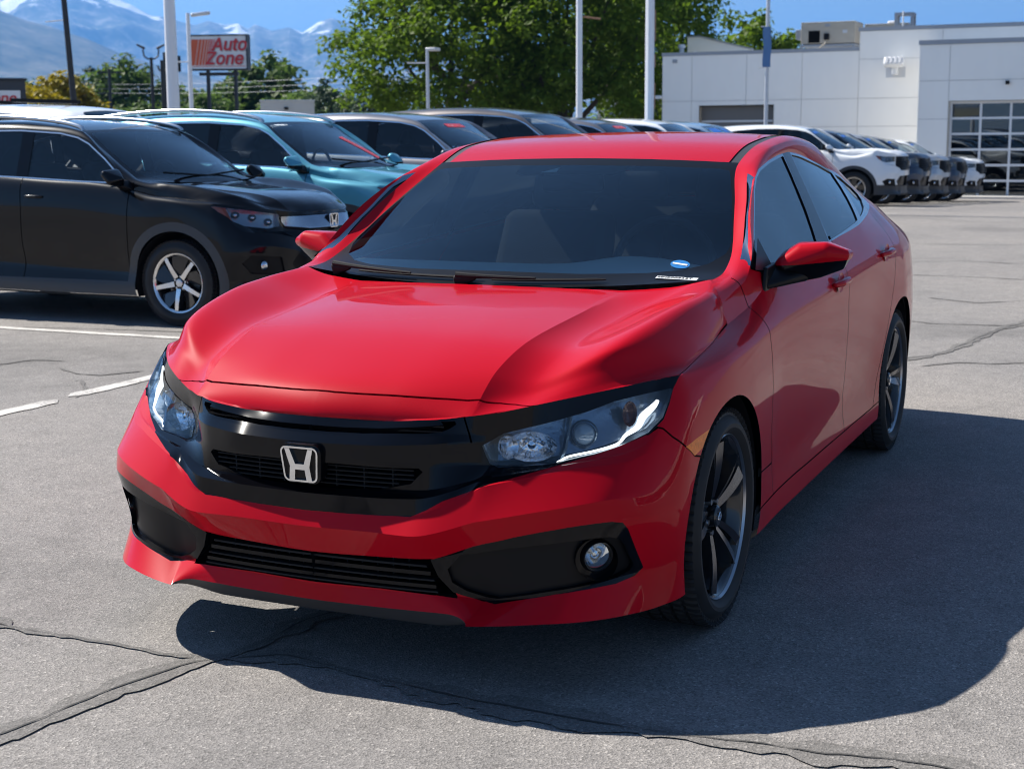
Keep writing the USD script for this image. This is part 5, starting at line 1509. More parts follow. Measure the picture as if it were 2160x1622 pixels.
ys = [16.2, 15.05, 12.98, 10.93, 8.9]
OPEN = (11.95, ZB, 14.74, 2.53)
core = Polygon([(16.2, ZB), (16.2, 4.40), (8.9, 4.40), (8.9, 5.06), (-14, 5.06), (-14, ZB)]).difference(sbox(*OPEN))
obj("wall_core", prism(core, X1, X1 + .3, "yz"), "joint_grey", B, smooth=False)
rects = [(b, a, z0, z1) for a, b in zip(ys[:-1], ys[1:]) for z0, z1 in ((ZB, 1.74), (1.74, 2.72), (2.72, 4.38))]
ys2 = [8.9, 6.05, 3.0, 0, -3, -6, -9]
rects += [(b, a, z0, z1) for a, b in zip(ys2[:-1], ys2[1:]) for z0, z1 in ((ZB, 1.74), (1.74, 2.72), (2.72, 4.07), (4.07, 5.04))]
panels(X1, rects, [OPEN])
obj("coping_strip", bx(X1 - .05, X1 + .32, 8.9, 16.22, 4.38, 4.50), "coping", B, smooth=False)
obj("coping_strip", bx(X1 - .05, X1 + .32, -14, 8.95, 5.04, 5.17), "coping", B, smooth=False)
obj("end_wall", bx(X1 + .3, 74, 16.0, 16.18, ZB, 4.4), "wall_white", B, smooth=False)
obj("step_wall", bx(X1 + .3, 74, 8.75, 8.92, 4.2, 5.05), "wall_white", B, smooth=False)
obj("roof_deck", bx(X1 + .3, 74, -14, 16.0, 4.0, 4.15), "coping", B, smooth=False)
RD = obj("roller_door", bx(X1 + .22, X1 + .28, 11.95, 14.74, ZB, 2.53), "roller_grey", B, smooth=False)
for z in (1.94, 1.3, .66, .02):
    obj("door_rail", bx(X1 + .19, X1 + .22, 11.96, 14.73, z, z + .07), "pale_metal", RD, smooth=False)
obj("door_reveal", cat_(bx(X1 - .03, X1 + .28, 11.93, 11.955, ZB, 2.55), bx(X1 - .03, X1 + .28, 14.735, 14.76, ZB, 2.55), bx(X1 - .03, X1 + .28, 11.93, 14.76, 2.53, 2.555)), "tan_metal", RD, smooth=False)
# right block with the glazed door
DY1, DY0, DZ1 = 5.16, 1.40, 2.47
obj("wall_core", prism(sbox(-9, ZB, 6.13, 4.28).difference(sbox(DY0, ZB - 1, DY1, DZ1)), X2, X2 + .3, "yz"), "joint_grey", B, smooth=False)
obj("side_wall", bx(X2 + .0, X1 - .03, 6.13, 6.16, ZB, 4.28), "wall_white", B, smooth=False)
obj("block_roof", bx(X2 + .3, X1 - .04, -9, 6.12, 4.1, 4.2), "coping", B, smooth=False)
panels(X2, [(y1, y0, z0, z1) for y0, y1 in ((6.16, 5.20), (5.20, 1.36), (1.36, -2.4), (-2.4, -6)) for z0, z1 in ((ZB, 1.93), (1.93, 3.14), (3.14, 4.28))], [(DY0, ZB, DY1, DZ1)])
obj("coping_strip", bx(X2 - .06, X2 + .3, -9, 6.19, 4.28, 4.42), "coping", B, smooth=False)
GD = UsdGeom.Xform.Define(stage, numbered(path_of(B), "garage_door")).GetPrim()
cols = np.linspace(DY1 - .04, DY0 + .04, 5); rws = np.linspace(DZ1 - .03, -.53, 7)
fm = [bx(X2 + .10, X2 + .16, DY0, DY1, z - .035, z + .035) for z in rws] + [bx(X2 + .098, X2 + .162, y - .035, y + .035, -.56, DZ1) for y in cols]
obj("door_frame", cat_(*fm), "frame_white", GD, smooth=False)
for a, b in zip(cols[:-1], cols[1:]):
    for z1, z0 in zip(rws[:-1], rws[1:]):
        pn = bx(-.004, .004, (b - a) / 2 + .034, (a - b) / 2 - .034, -(z1 - z0) / 2 + .034, (z1 - z0) / 2 - .034)
        rg = random.Random(int(a * 100 + z1 * 1000)); pn.apply_transform(trimesh.transformations.euler_matrix(0, rg.uniform(-.012, .012), rg.uniform(-.012, .012)))
        pn.apply_translation((X2 + .13, (a + b) / 2, (z0 + z1) / 2)); obj("pane", pn, "door_glass", GD, smooth=False)
obj("door_surround", cat_(bx(X2 - .035, X2 + .16, DY1 + .001, DY1 + .03, ZB, DZ1 + .03), bx(X2 - .035, X2 + .16, DY0 - .03, DY0 - .001, ZB, DZ1 + .03), bx(X2 - .035, X2 + .16, DY0, DY1, DZ1 + .001, DZ1 + .03)), "tan_metal", GD, smooth=False)
obj("door_interior", bx(X2 + 3.4, X2 + 3.5, DY0 - 1, DY1 + .9, ZB, 3.2), "joint_grey", B, smooth=False)
obj("threshold", bx(X2 - 1.2, X2 + .5, -6, 6.1, -.60, -.50), "pale_concrete", B, smooth=False) if "pale_concrete" in M else None
obj("wall_lamp", bevel_box(X2 - .14, X2 - .03, 3.35, 3.47, 2.98, 3.10, .02), "satin_black", B)
FL = UsdGeom.Xform.Define(stage, numbered(path_of(B), "flood_light")).GetPrim()
hd_ = bevel_box(-.11, .11, -.33, .33, -.16, .16, .03); hm = soup_of(hd_, 40)
Rt = trimesh.transformations.rotation_matrix(.6, [0, 1, 0])[:3, :3]
obj("lamp_head", Soup(hm.T @ Rt.T, hm.N @ Rt.T).moved((X1 - .45, 7.62, 3.93)), "frame_white", FL)
for k in range(4):
    f_ = soup_of(bx(-.14, -.11, -.27 + .15 * k, -.18 + .15 * k, -.12, .12), 30); obj("cooling_fin", Soup(f_.T @ Rt.T, f_.N @ Rt.T).moved((X1 - .45, 7.62, 3.93)), "pale_metal", FL)
obj("lamp_bracket", bevel_box(X1 - .34, X1 - .03, 7.52, 7.70, 3.5, 3.8, .03), "frame_white", FL)
obj("back_plate", bx(X1 - .036, X1 - .03, 7.28, 7.95, 3.42, 3.78), "pale_metal", FL)
obj("wall_vent", bx(X1 - .06, X1 - .03, 15.62, 15.80, 4.12, 4.25), "coping", B, smooth=False)
obj("canopy_lamp", bevel_box(X1 - .2, X1 + .1, 16.2, 16.55, 2.82, 2.95, .03), "frame_white", B)

# roof machinery
HV = thing("rooftop_unit", "tan box-shaped air handling unit on the white building's roof", "hvac unit", (0, 0, 0))
obj("cabinet", bevel_box(56, 57.6, 10.32, 12.46, 5.02, 5.86, .015), "tan_metal", HV)
obj("inlet_opening", bx(55.985, 55.998, 11.70, 12.15, 5.06, 5.52), "void_black", HV, smooth=False)
obj("vent_panel", bx(55.985, 55.998, 11.30, 11.50, 5.66, 5.78), "coping", HV, smooth=False)
obj("vent_panel", bx(55.985, 55.998, 10.62, 10.80, 5.40, 5.52), "pale_metal", HV, smooth=False)
obj("valve_box", bevel_box(55.88, 55.998, 11.32, 11.52, 5.16, 5.40, .02), "satin_black", HV)
obj("vent_hood", bevel_box(56.2, 57.2, 12.46, 12.72, 5.22, 5.6, .02), "coping", HV)
obj("base_rail", cat_(bx(55.99, 57.6, 10.3, 12.48, 4.92, 4.99), bx(56, 56.1, 10.3, 10.4, 4.15, 4.93), bx(56, 56.1, 12.38, 12.48, 4.15, 4.93), bx(57.5, 57.6, 10.3, 10.4, 4.15, 4.93), bx(57.5, 57.6, 12.38, 12.48, 4.15, 4.93)), "coping", HV, smooth=False)
obj("pipe", sweep([(55.95, 11.42, 5.2), (55.9, 11.46, 5.02), (55.9, 11.62, 4.9), (55.95, 11.68, 4.84)], .03, 8), "tan_metal", HV)
H2 = thing("rooftop_unit", "second tan unit half hidden behind the taller wall on the roof", "hvac unit", (0, 0, 0))
obj("cabinet", bevel_box(58, 59.6, 8.6, 10.35, 4.85, 5.85, .015), "tan_metal", H2)
obj("side_opening", bx(57.98, 57.998, 9.95, 10.25, 5.1, 5.5), "coping", H2, smooth=False)
obj("vent_dome", hull([(58.2, 9.2, 5.88, .08), (58.2, 9.4, 5.88, .08)]), "frame_white", H2)
HT = thing("roof_hatch_rail", "small square metal guard frame standing on the roof above the tall wall", "guard frame", (0, 0, 0))
for y in (8.15, 8.76):
    obj("post", bx(56, 56.08, y - .05, y + .05, 4.15, 6.08), "coping", HT, smooth=False); obj("post", bx(56.6, 56.68, y - .05, y + .05, 4.15, 6.08), "coping", HT, smooth=False)
obj("top_rail", cat_(bx(55.99, 56.69, 8.1, 8.81, 6.0, 6.1)), "coping", HT, smooth=False)
obj("lower_rail", bx(55.985, 56.07, 8.16, 8.75, 5.52, 5.62), "coping", HT, smooth=False)
obj("mast", tube((55.9, 8.46, 4.2), (55.9, 8.46, 6.14), .03), "frame_white", HT)
RW = thing("roof_screen_wall", "low white wedge-shaped wall on the roof sloping down to the right", "parapet", (0, 0, 0))
obj("screen", prism([(17.8, 4.1), (17.8, 5.57), (17.3, 5.57), (15.0, 4.98), (15.0, 4.1)], 58, 58.3, "yz"), "wall_white", RW, smooth=False)
obj("screen_cap", prism([(17.85, 5.571), (17.3, 5.571), (15.0, 4.981), (15.0, 5.04), (17.3, 5.63), (17.85, 5.63)], 57.97, 58.33, "yz"), "coping", RW, smooth=False)
VP = thing("roof_vent", "tall pale vent pipe at the left end of the white building's roof", "vent", (51.5, 16.2 - .25, 4.2))
obj("pipe", tube((0, 0, 0), (0, 0, .55), .09), "frame_white", VP); obj("cowl", tube((0, 0, .55), (0, 0, .68), .15, .12), "frame_white", VP)
VP = thing("roof_vent", "short pale vent stub right of the tall vent pipe on the roof", "vent", (51.5, 15.4, 4.2))
obj("pipe", tube((0, 0, 0), (0, 0, .33), .07), "frame_white", VP); obj("cowl", tube((0, 0, .33), (0, 0, .42), .11, .03), "frame_white", VP)

# ---------------------------------------------------------------- other buildings
S2 = thing("grey_building", "dark grey flat building at the left edge with a white sign board", "building", (39.84, 38.78, 0), -45)
obj("wall", bx(-12, .86, 0, 6, -.6, 3.66), "wall_grey", S2, smooth=False)
obj("coping_strip", bx(-12.05, .90, -.05, 6.05, 3.66, 3.76), "dark_pole", S2, smooth=False)
SB = obj("sign_board", bx(-3.6, .66, -.08, -.002, 2.62, 3.30), "sign_white", S2, smooth=False)


def letters(text, h, shear=.25, bold=True, squeeze=1.0):
    m = meshkit.text_mesh(text, h, .03, bold=bold)
    v = m.vertices.copy(); v[:, 0] = v[:, 0] * squeeze + v[:, 1] * shear
    return trimesh.Trimesh(np.stack([v[:, 0], -v[:, 2], v[:, 1]], 1), m.faces, process=False)


m_ = letters("Auto Zone", .36, .22); m_.apply_translation((.52 - m_.bounds[1][0], -.082, 2.84))
obj("sign_lettering", m_, "sign_red", SB, smooth=False)
WB = thing("white_box_building", "small plain white flat-roofed building beyond the grey suv's roof", "building", (58.25, 39.6, 0), -58)
obj("wall", bx(0, 2.62, 0, 3.4, -.6, 3.27), "box_white", WB, smooth=False)
obj("roof_edge", bx(-.03, 2.65, -.03, 3.43, 3.271, 3.33), "frame_white", WB, smooth=False)
obj("wall_lamp", bevel_box(1.15, 1.35, -.12, -.002, 2.86, 2.98, .02), "satin_black", WB)
FB = thing("glass_building", "low glass-fronted building half hidden behind the big trees", "building", (70, 20.5, -.6), 0)
obj("wall", bx(0, 6, 0, 6, 0, 4.2), "box_white", FB, smooth=False)
for k in range(4):
    obj("window", bx(-.03, -.002, .6 + 1.3 * k, 1.7 + 1.3 * k, 1.2, 3.6), "door_glass", FB, smooth=False)

# ---------------------------------------------------------------- pole sign
SG_ = thing("pole_sign", "white and red pole sign with slanted lettering and red stripes on two dark legs", "sign", (68.25, 51.1, 0), -72)
obj("cabinet", bx(-.03, 3.52, 0.02, .62, 5.38, 7.38), "dark_pole", SG_, smooth=False)
obj("cabinet_rim", cat_(bx(-.03, 3.52, -.04, .02, 7.30, 7.38), bx(-.03, 3.52, -.04, .02, 5.38, 5.46), bx(-.03, .03, -.04, .02, 5.46, 7.30), bx(3.44, 3.52, -.04, .02, 5.46, 7.30)), "dark_pole", SG_, smooth=False)
FC = obj("face", bx(.03, 3.44, -.01, .018, 5.46, 7.30), "sign_white", SG_, smooth=False)
obj("face_line", bx(.06, 3.41, -.016, -.0105, 5.58, 5.61), "sign_red", FC, smooth=False)
x0 = .08
for k, w in enumerate((.42, .17, .14, .11, .085, .06, .045, .03, .02)):
    q = [(x0, 5.66), (x0 + w, 5.66), (x0 + w + .27, 7.12), (x0 + .27, 7.12)]
    q = np.array(q); q[:, 0] = np.maximum(q[:, 0] - .12, .06)
    obj("stripe", prism([tuple(v) for v in q], -.030, -.0105, "xz"), "sign_orange" if k < 5 else "sign_red", FC, smooth=False)
    x0 += w + .045
for tx_, xx_, zz in (("Auto", 1.42, 6.50), ("Zone", 1.04, 5.72)):
    m_ = letters(tx_, .68, .22, True, 1.0); m_.apply_translation((xx_ - m_.bounds[0][0], -.045, zz))
    sh = m_.copy(); sh.apply_translation((.035, .018, -.04))
    obj("letter_shadow", sh, "coping", FC, smooth=False)
    obj("lettering", m_, "sign_red", FC, smooth=False)
obj("cross_beam", bx(.55, 2.85, .2, .44, 5.08, 5.27), "dark_pole", SG_, smooth=False)
for x in (1.05, 2.68):
    obj("leg", bx(x - .09, x + .09, .22, .42, -.6, 5.4), "dark_pole", SG_, smooth=False)

# ---------------------------------------------------------------- lamp posts and poles
def post(name, label, cat, loc, r0, r1, h, mat, group=None, n=14):
    p = thing(name, label, cat, loc, 0, group)
    obj("shaft", tube((0, 0, 0), (0, 0, h), r0, r1, n), mat, p)
    return p


p = post("lamp_post", "thick white tapered lamp post rising behind the teal suv, left of the pole sign", "lamp post", (19.87, 15.95, -.02), .135, .075, 9.5, "white_pole")
obj("pole_band", cat_(tube((0, 0, 4.55), (0, 0, 4.58), .112), tube((0, 0, 4.66), (0, 0, 4.69), .112)), "coping", p)
obj("lamp_arm", tube((0, 0, 9.3), (-.4, .9, 9.5), .04), "white_pole", p); obj("lamp_head", bevel_box(-.7, -.2, .8, 1.6, 9.45, 9.6, .04), "white_pole", p)
p = post("lamp_post", "thin white lamp post with flat lamp head pointing right, beside the pole sign", "lamp post", (32.17, 24.55, -.18), .07, .055, 5.20, "white_pole")
lh = soup_of(bevel_box(-.28, .28, -.1, .1, -.05, .05, .04), 40)
d_ = np.array([.585, -.81, 0.0]); a_ = math.atan2(d_[1], d_[0]); Rz = trimesh.transformations.rotation_matrix(a_, [0, 0, 1])[:3, :3] @ trimesh.transformations.rotation_matrix(-.14, [0, 1, 0])[:3, :3]
obj("lamp_head", Soup(lh.T @ Rz.T, lh.N @ Rz.T).moved(d_ * .36 + [0, 0, 5.18]), "pale_metal", p)
for z in (3.83, 2.02):
    obj("cross_arm", tube(d_ * -.6 + [0, 0, z], d_ * .05 + [0, 0, z], .018), "frame_white", p)
p = post("utility_mast", "dark leaning slim mast crossing the mountain at left", "pole", (22.58, 20.56, 0), .075, .05, 8.0, "dark_pole")
p.GetAttribute("xformOp:translate"); UsdGeom.Xformable(p).AddRotateXYZOp().Set(Gf.Vec3f(-2.1, -1.3, 0))
obj("antenna_rod", tube((0, 0, 4.05), (-.25, .35, 4.02), .012), "frame_white", p)
p = post("lamp_post", "short thin lamp post with a side arm in front of the big trees", "lamp post", (40.24, 21.01, -.47), .065, .05, 4.78, "galvanised")
obj("lamp_head", bevel_box(-.05, .35, -.32, .05, 4.72, 4.82, .03), "pale_metal", p); obj("side_arm", tube((0, 0, 4.33), (-.38, .55, 4.33), .018), "frame_white", p)
p = post("flag_pole", "tall slim white pole in the middle of the trees, left one of two", "pole", (27.46, 10.55, -.08), .072, .062, 9.0, "white_pole")
obj("side_arm", tube((0, 0, 4.15), (.28, -.40, 4.10), .02), "rust", p)
p = post("lamp_post", "thick rust-streaked white post before the trees, left of the white building", "lamp post", (24.22, 7.77, -.03), .095, .088, 9.0, "white_pole", n=8)
obj("rust_streak", cat_(*[bx(.03, .09, -.091, -.086, z, z + l) for z, l in ((2.0, .5), (2.8, .25), (3.3, .6), (4.4, .4), (5.4, .5))]), "rust", p, smooth=False)
p = post("lamp_post", "thin white post carrying a blue banner before the white building", "lamp post", (36.49, 8.66, -.35), .058, .05, 9.0, "galvanised")
bn = np.array([[(-.02 + .03 * math.sin(3 * v), .10 - .22 * u + .01 * math.sin(9 * v), 3.62 + 1.07 * v) for u in np.linspace(0, 1, 5)] for v in np.linspace(0, 1, 12)])
bs = Soup(grid_tris(bn), angle=60)
obj("banner", bs.moved((-.075, 0, 0)) + bs.moved((-.067, 0, 0)).flip(), "banner_blue", p)
obj("banner_arm", cat_(tube((0, 0, 3.62), (-.03, .22, 3.60), .014), tube((0, 0, 4.70), (-.03, .18, 4.70), .014)), "galvanised", p)
p = post("street_lamp", "dark street lamp with two raised arms left of the thick white post", "street lamp", (43.4, 34.57, -.6), .08, .06, 5.15, "dark_pole")
for s in (1, -1):
    e = d_ * (.26 * s)
    obj("lamp_arm", sweep([(0, 0, 5.1), tuple(e * .5 + [0, 0, 5.1]), tuple(e + [0, 0, 5.2]), tuple(e * 1.15 + [0, 0, 5.45])], .03, 8), "dark_pole", p)
    obj("lamp_head", hull([(*(e * 1.0 + [0, 0, 5.5]), .05), (*(e * 1.9 + [0, 0, 5.62]), .035)]), "dark_pole", p)
p = post("street_lamp", "dark ornamental street lamp with one long curved arm reaching right", "street lamp", (43.62, 34.25, -.6), .08, .06, 5.05, "dark_pole")
obj("lamp_arm", sweep([tuple(-d_ * .16 + [0, 0, 4.85]), tuple(-d_ * .1 + [0, 0, 4.68]), (0, 0, 4.62), tuple(d_ * .2 + [0, 0, 4.72]), tuple(d_ * .45 + [0, 0, 5.05])], .035, 8), "dark_pole", p)
p = post("traffic_signal", "traffic signal hanging beside the thin white lamp post", "traffic light", (51.68, 40.21, -.6), .09, .08, 5.9, "dark_pole")
obj("signal_arm", tube((0, 0, 5.78), (0.32, -0.42, 5.78), .03), "dark_pole", p); obj("signal_head", bevel_box(0.32 - .13, 0.32 + .13, -0.42 - .13, -0.42 + .13, 5.05, 5.75, .03), "satin_black", p)
p = post("utility_pole", "distant wooden utility pole with two crossarms behind the yellow tree", "utility pole", (81.2, 67.37, -.6), .14, .11, 6.95, "dark_pole")
for z in (6.72, 5.3):
    obj("crossarm", tube(tuple(d_ * -.85 + [0, 0, z]), tuple(d_ * .85 + [0, 0, z]), .06, n=6), "dark_pole", p)
WR = thing("overhead_wires", "thin pale overhead wires strung across the far trees", "cable", (0, 0, 0))
for z0, z1 in ((5.3, 4.6), (5.0, 4.25), (4.7, 3.9)):
    a, b = np.array([81.2, 67.37, z0]), np.array([66.0, 28.0, z1 + .6])
    obj("wire", sweep([a * (1 - t) + b * t - [0, 0, 1.2 * t * (1 - t)] for t in np.linspace(0, 1, 16)], .007, 5), "coping", WR)
    a2 = np.array([70.0, 80.0, z0 - .3])
    obj("wire", sweep([a2 * (1 - t) + a * t - [0, 0, .8 * t * (1 - t)] for t in np.linspace(0, 1, 10)], .007, 5), "coping", WR)

# a showroom and a lamp post across the lot, outside the picture, mirrored in the sedan's side
SR = thing("showroom", "low pale showroom building across the lot to the right", "building", (0, 0, 0))
obj("wall", bx(2, 48, -46, -34, -.3, 4.6), "wall_white", SR, smooth=False)
obj("window_band", bx(3, 46, -33.99, -33.9, .3, 3.0), "door_glass", SR, smooth=False)
p = post("lamp_post", "galvanised lamp post across the lot, seen only in the sedan's side windows", "lamp post", (9.5, -14, 0), .09, .06, 8.0, "galvanised")
obj("lamp_head", bevel_box(-.15, .15, .1, 1.0, 7.9, 8.0, .03), "pale_metal", p)
# a white suv of the row behind
v = thing("parked_suv", "white suv with roof rack boxes, only its roof seen above the black suv", "suv", (11.9, 14.6, 0), -90)
make_suv(v, "white_paint", (1.10, 1.12, 1.19), wheel_r=.40, wb=2.8, rails=None, clad=False, full=False)
rb = cat_(*[soup_box for soup_box in [trimesh.creation.box(extents=(.10, 1.25, .05), transform=trimesh.transformations.translation_matrix((x, 0, 1.95))) for x in (1.6, 2.55)]])
for x in (1.6, 2.55):
    obj("rack_bar", trimesh.creation.box(extents=(.10, 1.25, .05), transform=trimesh.transformations.translation_matrix((x, 0, 1.95))), "satin_black", v, smooth=False)
# ---------------------------------------------------------------- trees
def leaf_mat(name, dark, mid, light, trans=.35):
    look(name, {"g": ("geometry", {}), "r": ("rgb_ramp", {"ramp": [(0, dark), (.5, mid), (1, light)]}), "d": ("principled_bsdf", {"roughness": .55, "specular_ior_level": .3}),
                "t": ("translucent_bsdf", {}), "m": ("mix_closure", {"fac": trans})},
         [("g.random_per_island", "r.fac"), ("r.color", "d.base_color"), ("r.color", "t.color"), ("d.BSDF", "m.closure1"), ("t.BSDF", "m.closure2")], surface="m.closure")


leaf_mat("leaf_maple", (.11, .18, .012), (.25, .36, .022), (.42, .50, .04), .58)
leaf_mat("leaf_mid", (.09, .15, .03), (.17, .25, .045), (.28, .34, .07), .5)
leaf_mat("leaf_pine", (.05, .085, .045), (.085, .125, .065), (.13, .16, .08), .3)
leaf_mat("leaf_yellow", (.30, .24, .01), (.75, .47, .008), (.92, .62, .012), .35)
plain("bark", (.075, .06, .048), .9, var=.3, vscale=6, bump=.4, bscale=20)


def crown_soup(rng, radii, n_clump, per, clump_r, leaf, hollow=.35, low=-.75):
    """Leaf blades in clumps through an uneven crown centred at the origin."""
    rx, ry, rz = radii
    c = []
    while len(c) < n_clump:
        p = rng.normal(size=3); p /= np.linalg.norm(p)
        if p[2] < low:
            continue
        u = hollow + (1 - hollow) * rng.random() ** .45
        lump = .78 + .34 * float(meshkit.noise(p * 2.3 + 5, 3))
        c.append(p * u * lump * [rx, ry, rz])
    c = np.array(c)
    cr = clump_r * rng.uniform(.6, 1.35, n_clump)
    k = rng.poisson(per, n_clump)
    idx = np.repeat(np.arange(n_clump), k)
    d = rng.normal(size=(len(idx), 3)); d /= np.linalg.norm(d, axis=1, keepdims=True)
    pos = c[idx] + d * (cr[idx] * rng.random(len(idx)) ** .4)[:, None] * [1, 1, .75]
    nrm = d * .6 + [0, 0, .6] + rng.normal(size=d.shape) * .45
    nrm /= np.linalg.norm(nrm, axis=1, keepdims=True)
    u = np.cross(nrm, rng.normal(size=d.shape)); u /= np.linalg.norm(u, axis=1, keepdims=True); w = np.cross(nrm, u)
    s = leaf * rng.uniform(.55, 1.3, len(idx))[:, None]
    q = [pos - u * s, pos + w * s * .55 + nrm * s * .12, pos + u * s, pos - w * s * .55 + nrm * s * .12]
    v = np.stack(q, 1).reshape(-1, 3)
    b = np.arange(len(idx))[:, None] * 4
    f = np.concatenate([b + [0, 1, 2], b + [0, 2, 3]])
    return trimesh.Trimesh(v, f, process=False)


def tree_parts(root, seed, h, radii, cz, mat, n_clump, per, clump_r, leaf, trunk=.18, low=-.75, limbs=7):
    rng = np.random.default_rng(seed)
    m = crown_soup(rng, radii, n_clump, per, clump_r, leaf, low=low)
    m.apply_translation((0, 0, cz))
    obj("crown", m, mat, root, smooth=False)
    tp = [(0, 0, -.3), (.03 * h * rng.normal() * .3, .02 * h, cz * .45), (0, 0, cz + radii[2] * .5)]
    obj("trunk", sweep(tp, [trunk * 1.25, trunk * .9, trunk * .25], 9), "bark", root)
    for k in range(limbs):
        a = 2 * math.pi * (k + rng.random() * .6) / limbs
        z0 = cz * .35 + rng.random() * radii[2] * .5
        e = np.array([math.cos(a) * radii[0] * .75, math.sin(a) * radii[1] * .75, cz + radii[2] * rng.uniform(-.2, .5)])
        obj("limb", sweep([(0, .01 * h, z0), tuple(np.array([0, 0, z0]) * .5 + e * .5 + [0, 0, -.3]), tuple(e)], [trunk * .5, trunk * .32, trunk * .1], 6), "bark", root)


BIG = "big maple trees behind the parked row"
for k, (x, y, h, rad, cz, lb) in enumerate((
        (51.0, 25.4, 11, (4.6, 4.9, 5.0), 5.4, "big bright maple at the left end of the tree group, its edge against the mountains"),
        (52.5, 21.0, 12, (4.9, 4.6, 5.4), 5.6, "big dark maple in the middle of the tree group, behind the slim white pole"),
        (63.5, 22.0, 13, (4.3, 4.0, 5.4), 6.0, "big maple right of the thick rust-streaked post, next to the white building"))):
    t_ = thing("maple_tree", lb, "tree", (x, y, -.6))
    tree_parts(t_, 100 + k, h, rad, cz, "leaf_maple", 290, 80, .80, .135, trunk=.26, low=-.62)
t_ = thing("maple_tree", "smaller tree rising above the white building's roof behind the blue banner", "tree", (72, 18.9, -.6))
tree_parts(t_, 110, 8, (3.2, 3.0, 3.2), 5.0, "leaf_maple", 110, 55, .7, .19, trunk=.2)
protos = []
for k, (mat, rad, cz, nc, per, cr, lf) in enumerate((("leaf_mid", (3.6, 3.6, 2.6), 3.6, 110, 42, .75, .26), ("leaf_mid", (3.0, 3.0, 3.4), 4.2, 100, 42, .75, .26), ("leaf_pine", (2.6, 2.6, 3.6), 4.4, 100, 45, .6, .22))):
    protos.append((mat, rad, cz, nc, per, cr, lf))


def far(kind, seed, label, x, y, s, group, src={}):
    if kind not in src:
        t = thing("far_tree", label, "tree", (x, y, -.7), 0, group, (s, s, s))
        mat, rad, cz, nc, per, cr, lf = protos[kind]
        tree_parts(t, 200 + kind, 6, rad, cz, mat, nc, per, cr, lf, trunk=.2, limbs=5)
        src[kind] = t
        return t
    return copy_of(src[kind], "far_tree", label, "tree", (x, y, -.7), seed * 47 % 360, group, (s, s, s))


def polar(px, D):
    """A place by bearing and distance from the camera's stand; bearing as tangent to the view axis (positive right)."""
    a = YAW - math.atan(px)
    return EYE[0] + D * math.cos(a), EYE[1] + D * math.sin(a)


FAR = "green trees in the far tree line"
for k, (b, D, s, kind, lb) in enumerate((
        (-.335, 112, .92, 0, "far green tree at the left edge above the grey building"),
        (-.315, 118, 1.0, 0, "far green tree between the grey building and the yellow tree"),
        (-.296, 132, .90, 2, "grey-green pine left of the dark leaning mast"),
        (-.278, 130, 1.0, 2, "grey-green pine right of the dark leaning mast, above the yellow tree"),
        (-.254, 120, 1.10, 1, "loose green tree behind the two street lamps"),
        (-.243, 105, .72, 0, "low green tree at the foot of the street lamps"),
        (-.246, 98, .60, 0, "low green shrubby tree just right of the yellow tree"),
        (-.213, 116, .95, 0, "far green tree directly under the pole sign, left leg"),
        (-.198, 108, .80, 0, "low tree between the pole sign's two legs"),
        (-.182, 122, 1.06, 0, "far green tree right of the pole sign"),
        (-.160, 120, 1.16, 1, "taller green tree above the small white building"),
        (-.142, 112, .86, 0, "low yellow-green tree behind the small white building"),
        (-.126, 100, .86, 0, "low green tree right of the small white building"),
        (-.118, 84, .66, 2, "dark tree at the foot of the big left maple"),
        (-.100, 80, .58, 2, "dark low tree under the big left maple"))):
    x, y = polar(b, D)
    far(kind, k + 1, lb, x, y, s, FAR)
x, y = polar(-.298, 88)
t_ = thing("yellow_tree", "broad tree covered in golden yellow blossom behind the dark leaning mast", "tree", (x, y, -.6))
tree_parts(t_, 300, 5, (3.0, 3.0, 2.3), 3.1, "leaf_yellow", 130, 48, .62, .2, trunk=.18, low=-.4)
note(obj("tree_belt", (lambda rng: trimesh.util.concatenate([(lambda m, b, D, s: (m.apply_scale(s), m.apply_translation((*polar(b, D), .9 * s)), m)[2])(crown_soup(rng, (7, 7, 2.2), 60, 40, 1.1, .5), b, D, 1.0) for b, D in [(bb, rng.uniform(150, 175)) for bb in np.linspace(-.40, .02, 15)]]))(np.random.default_rng(9)), "leaf_mid", smooth=False),
     "distant green belt of trees merging along the foot of the mountains", "trees", kind="stuff")
# ---------------------------------------------------------------- mountains and air
def bear(px):
    return YAW - math.atan((px - 1080) / 3142.7)


def ridge_mesh(name, prof, D, depth, seed, mat, rough, foot=-40, label=None):
    """A mountain range: a crest along the bearings in prof (tangent height), falling towards us and away."""
    px = np.array([p[0] for p in prof], float); h = np.array([p[1] for p in prof], float)
    xs_ = np.linspace(px[0], px[-1], 560)
    hh = np.interp(xs_, px, h) / 3142.7
    az = np.array([bear(q) for q in xs_])
    fr = np.r_[np.linspace(0, 1, 90), np.linspace(1.04, 2.0, 12)]
    G = []
    for f in fr:
        r = D - depth * (1 - f)
        up_ = np.clip(f if f <= 1 else 2 - f, 0, 1)
        shape = up_ ** 1.15
        cx, cy = EYE[0] + r * np.cos(az), EYE[1] + r * np.sin(az)
        P_ = np.stack([cx, cy, np.full_like(cx, seed * 10.0)], 1)
        n1 = meshkit.fbm(P_ / 950.0, 6, seed); n2 = 1 - np.abs(2 * meshkit.fbm(P_ / 520.0, 6, seed + 7) - 1)
        crest = hh * D * (1.0 / np.sqrt(1 + 0))
        amp = rough * crest * (1 - up_ ** 4) * np.sqrt(up_)
        z = crest * shape + amp * (1.1 * n1 + .9 * n2 - 1.0) + 1.4
        if up_ > .95:
            z = z + crest * .015 * (n2 - .5)
        G.append(np.stack([cx, cy, np.maximum(z, foot)], 1))
    G = np.array(G)
    return note(obj(name, Soup(grid_tris(G)[:, ::-1], angle=80), mat), kind="structure")


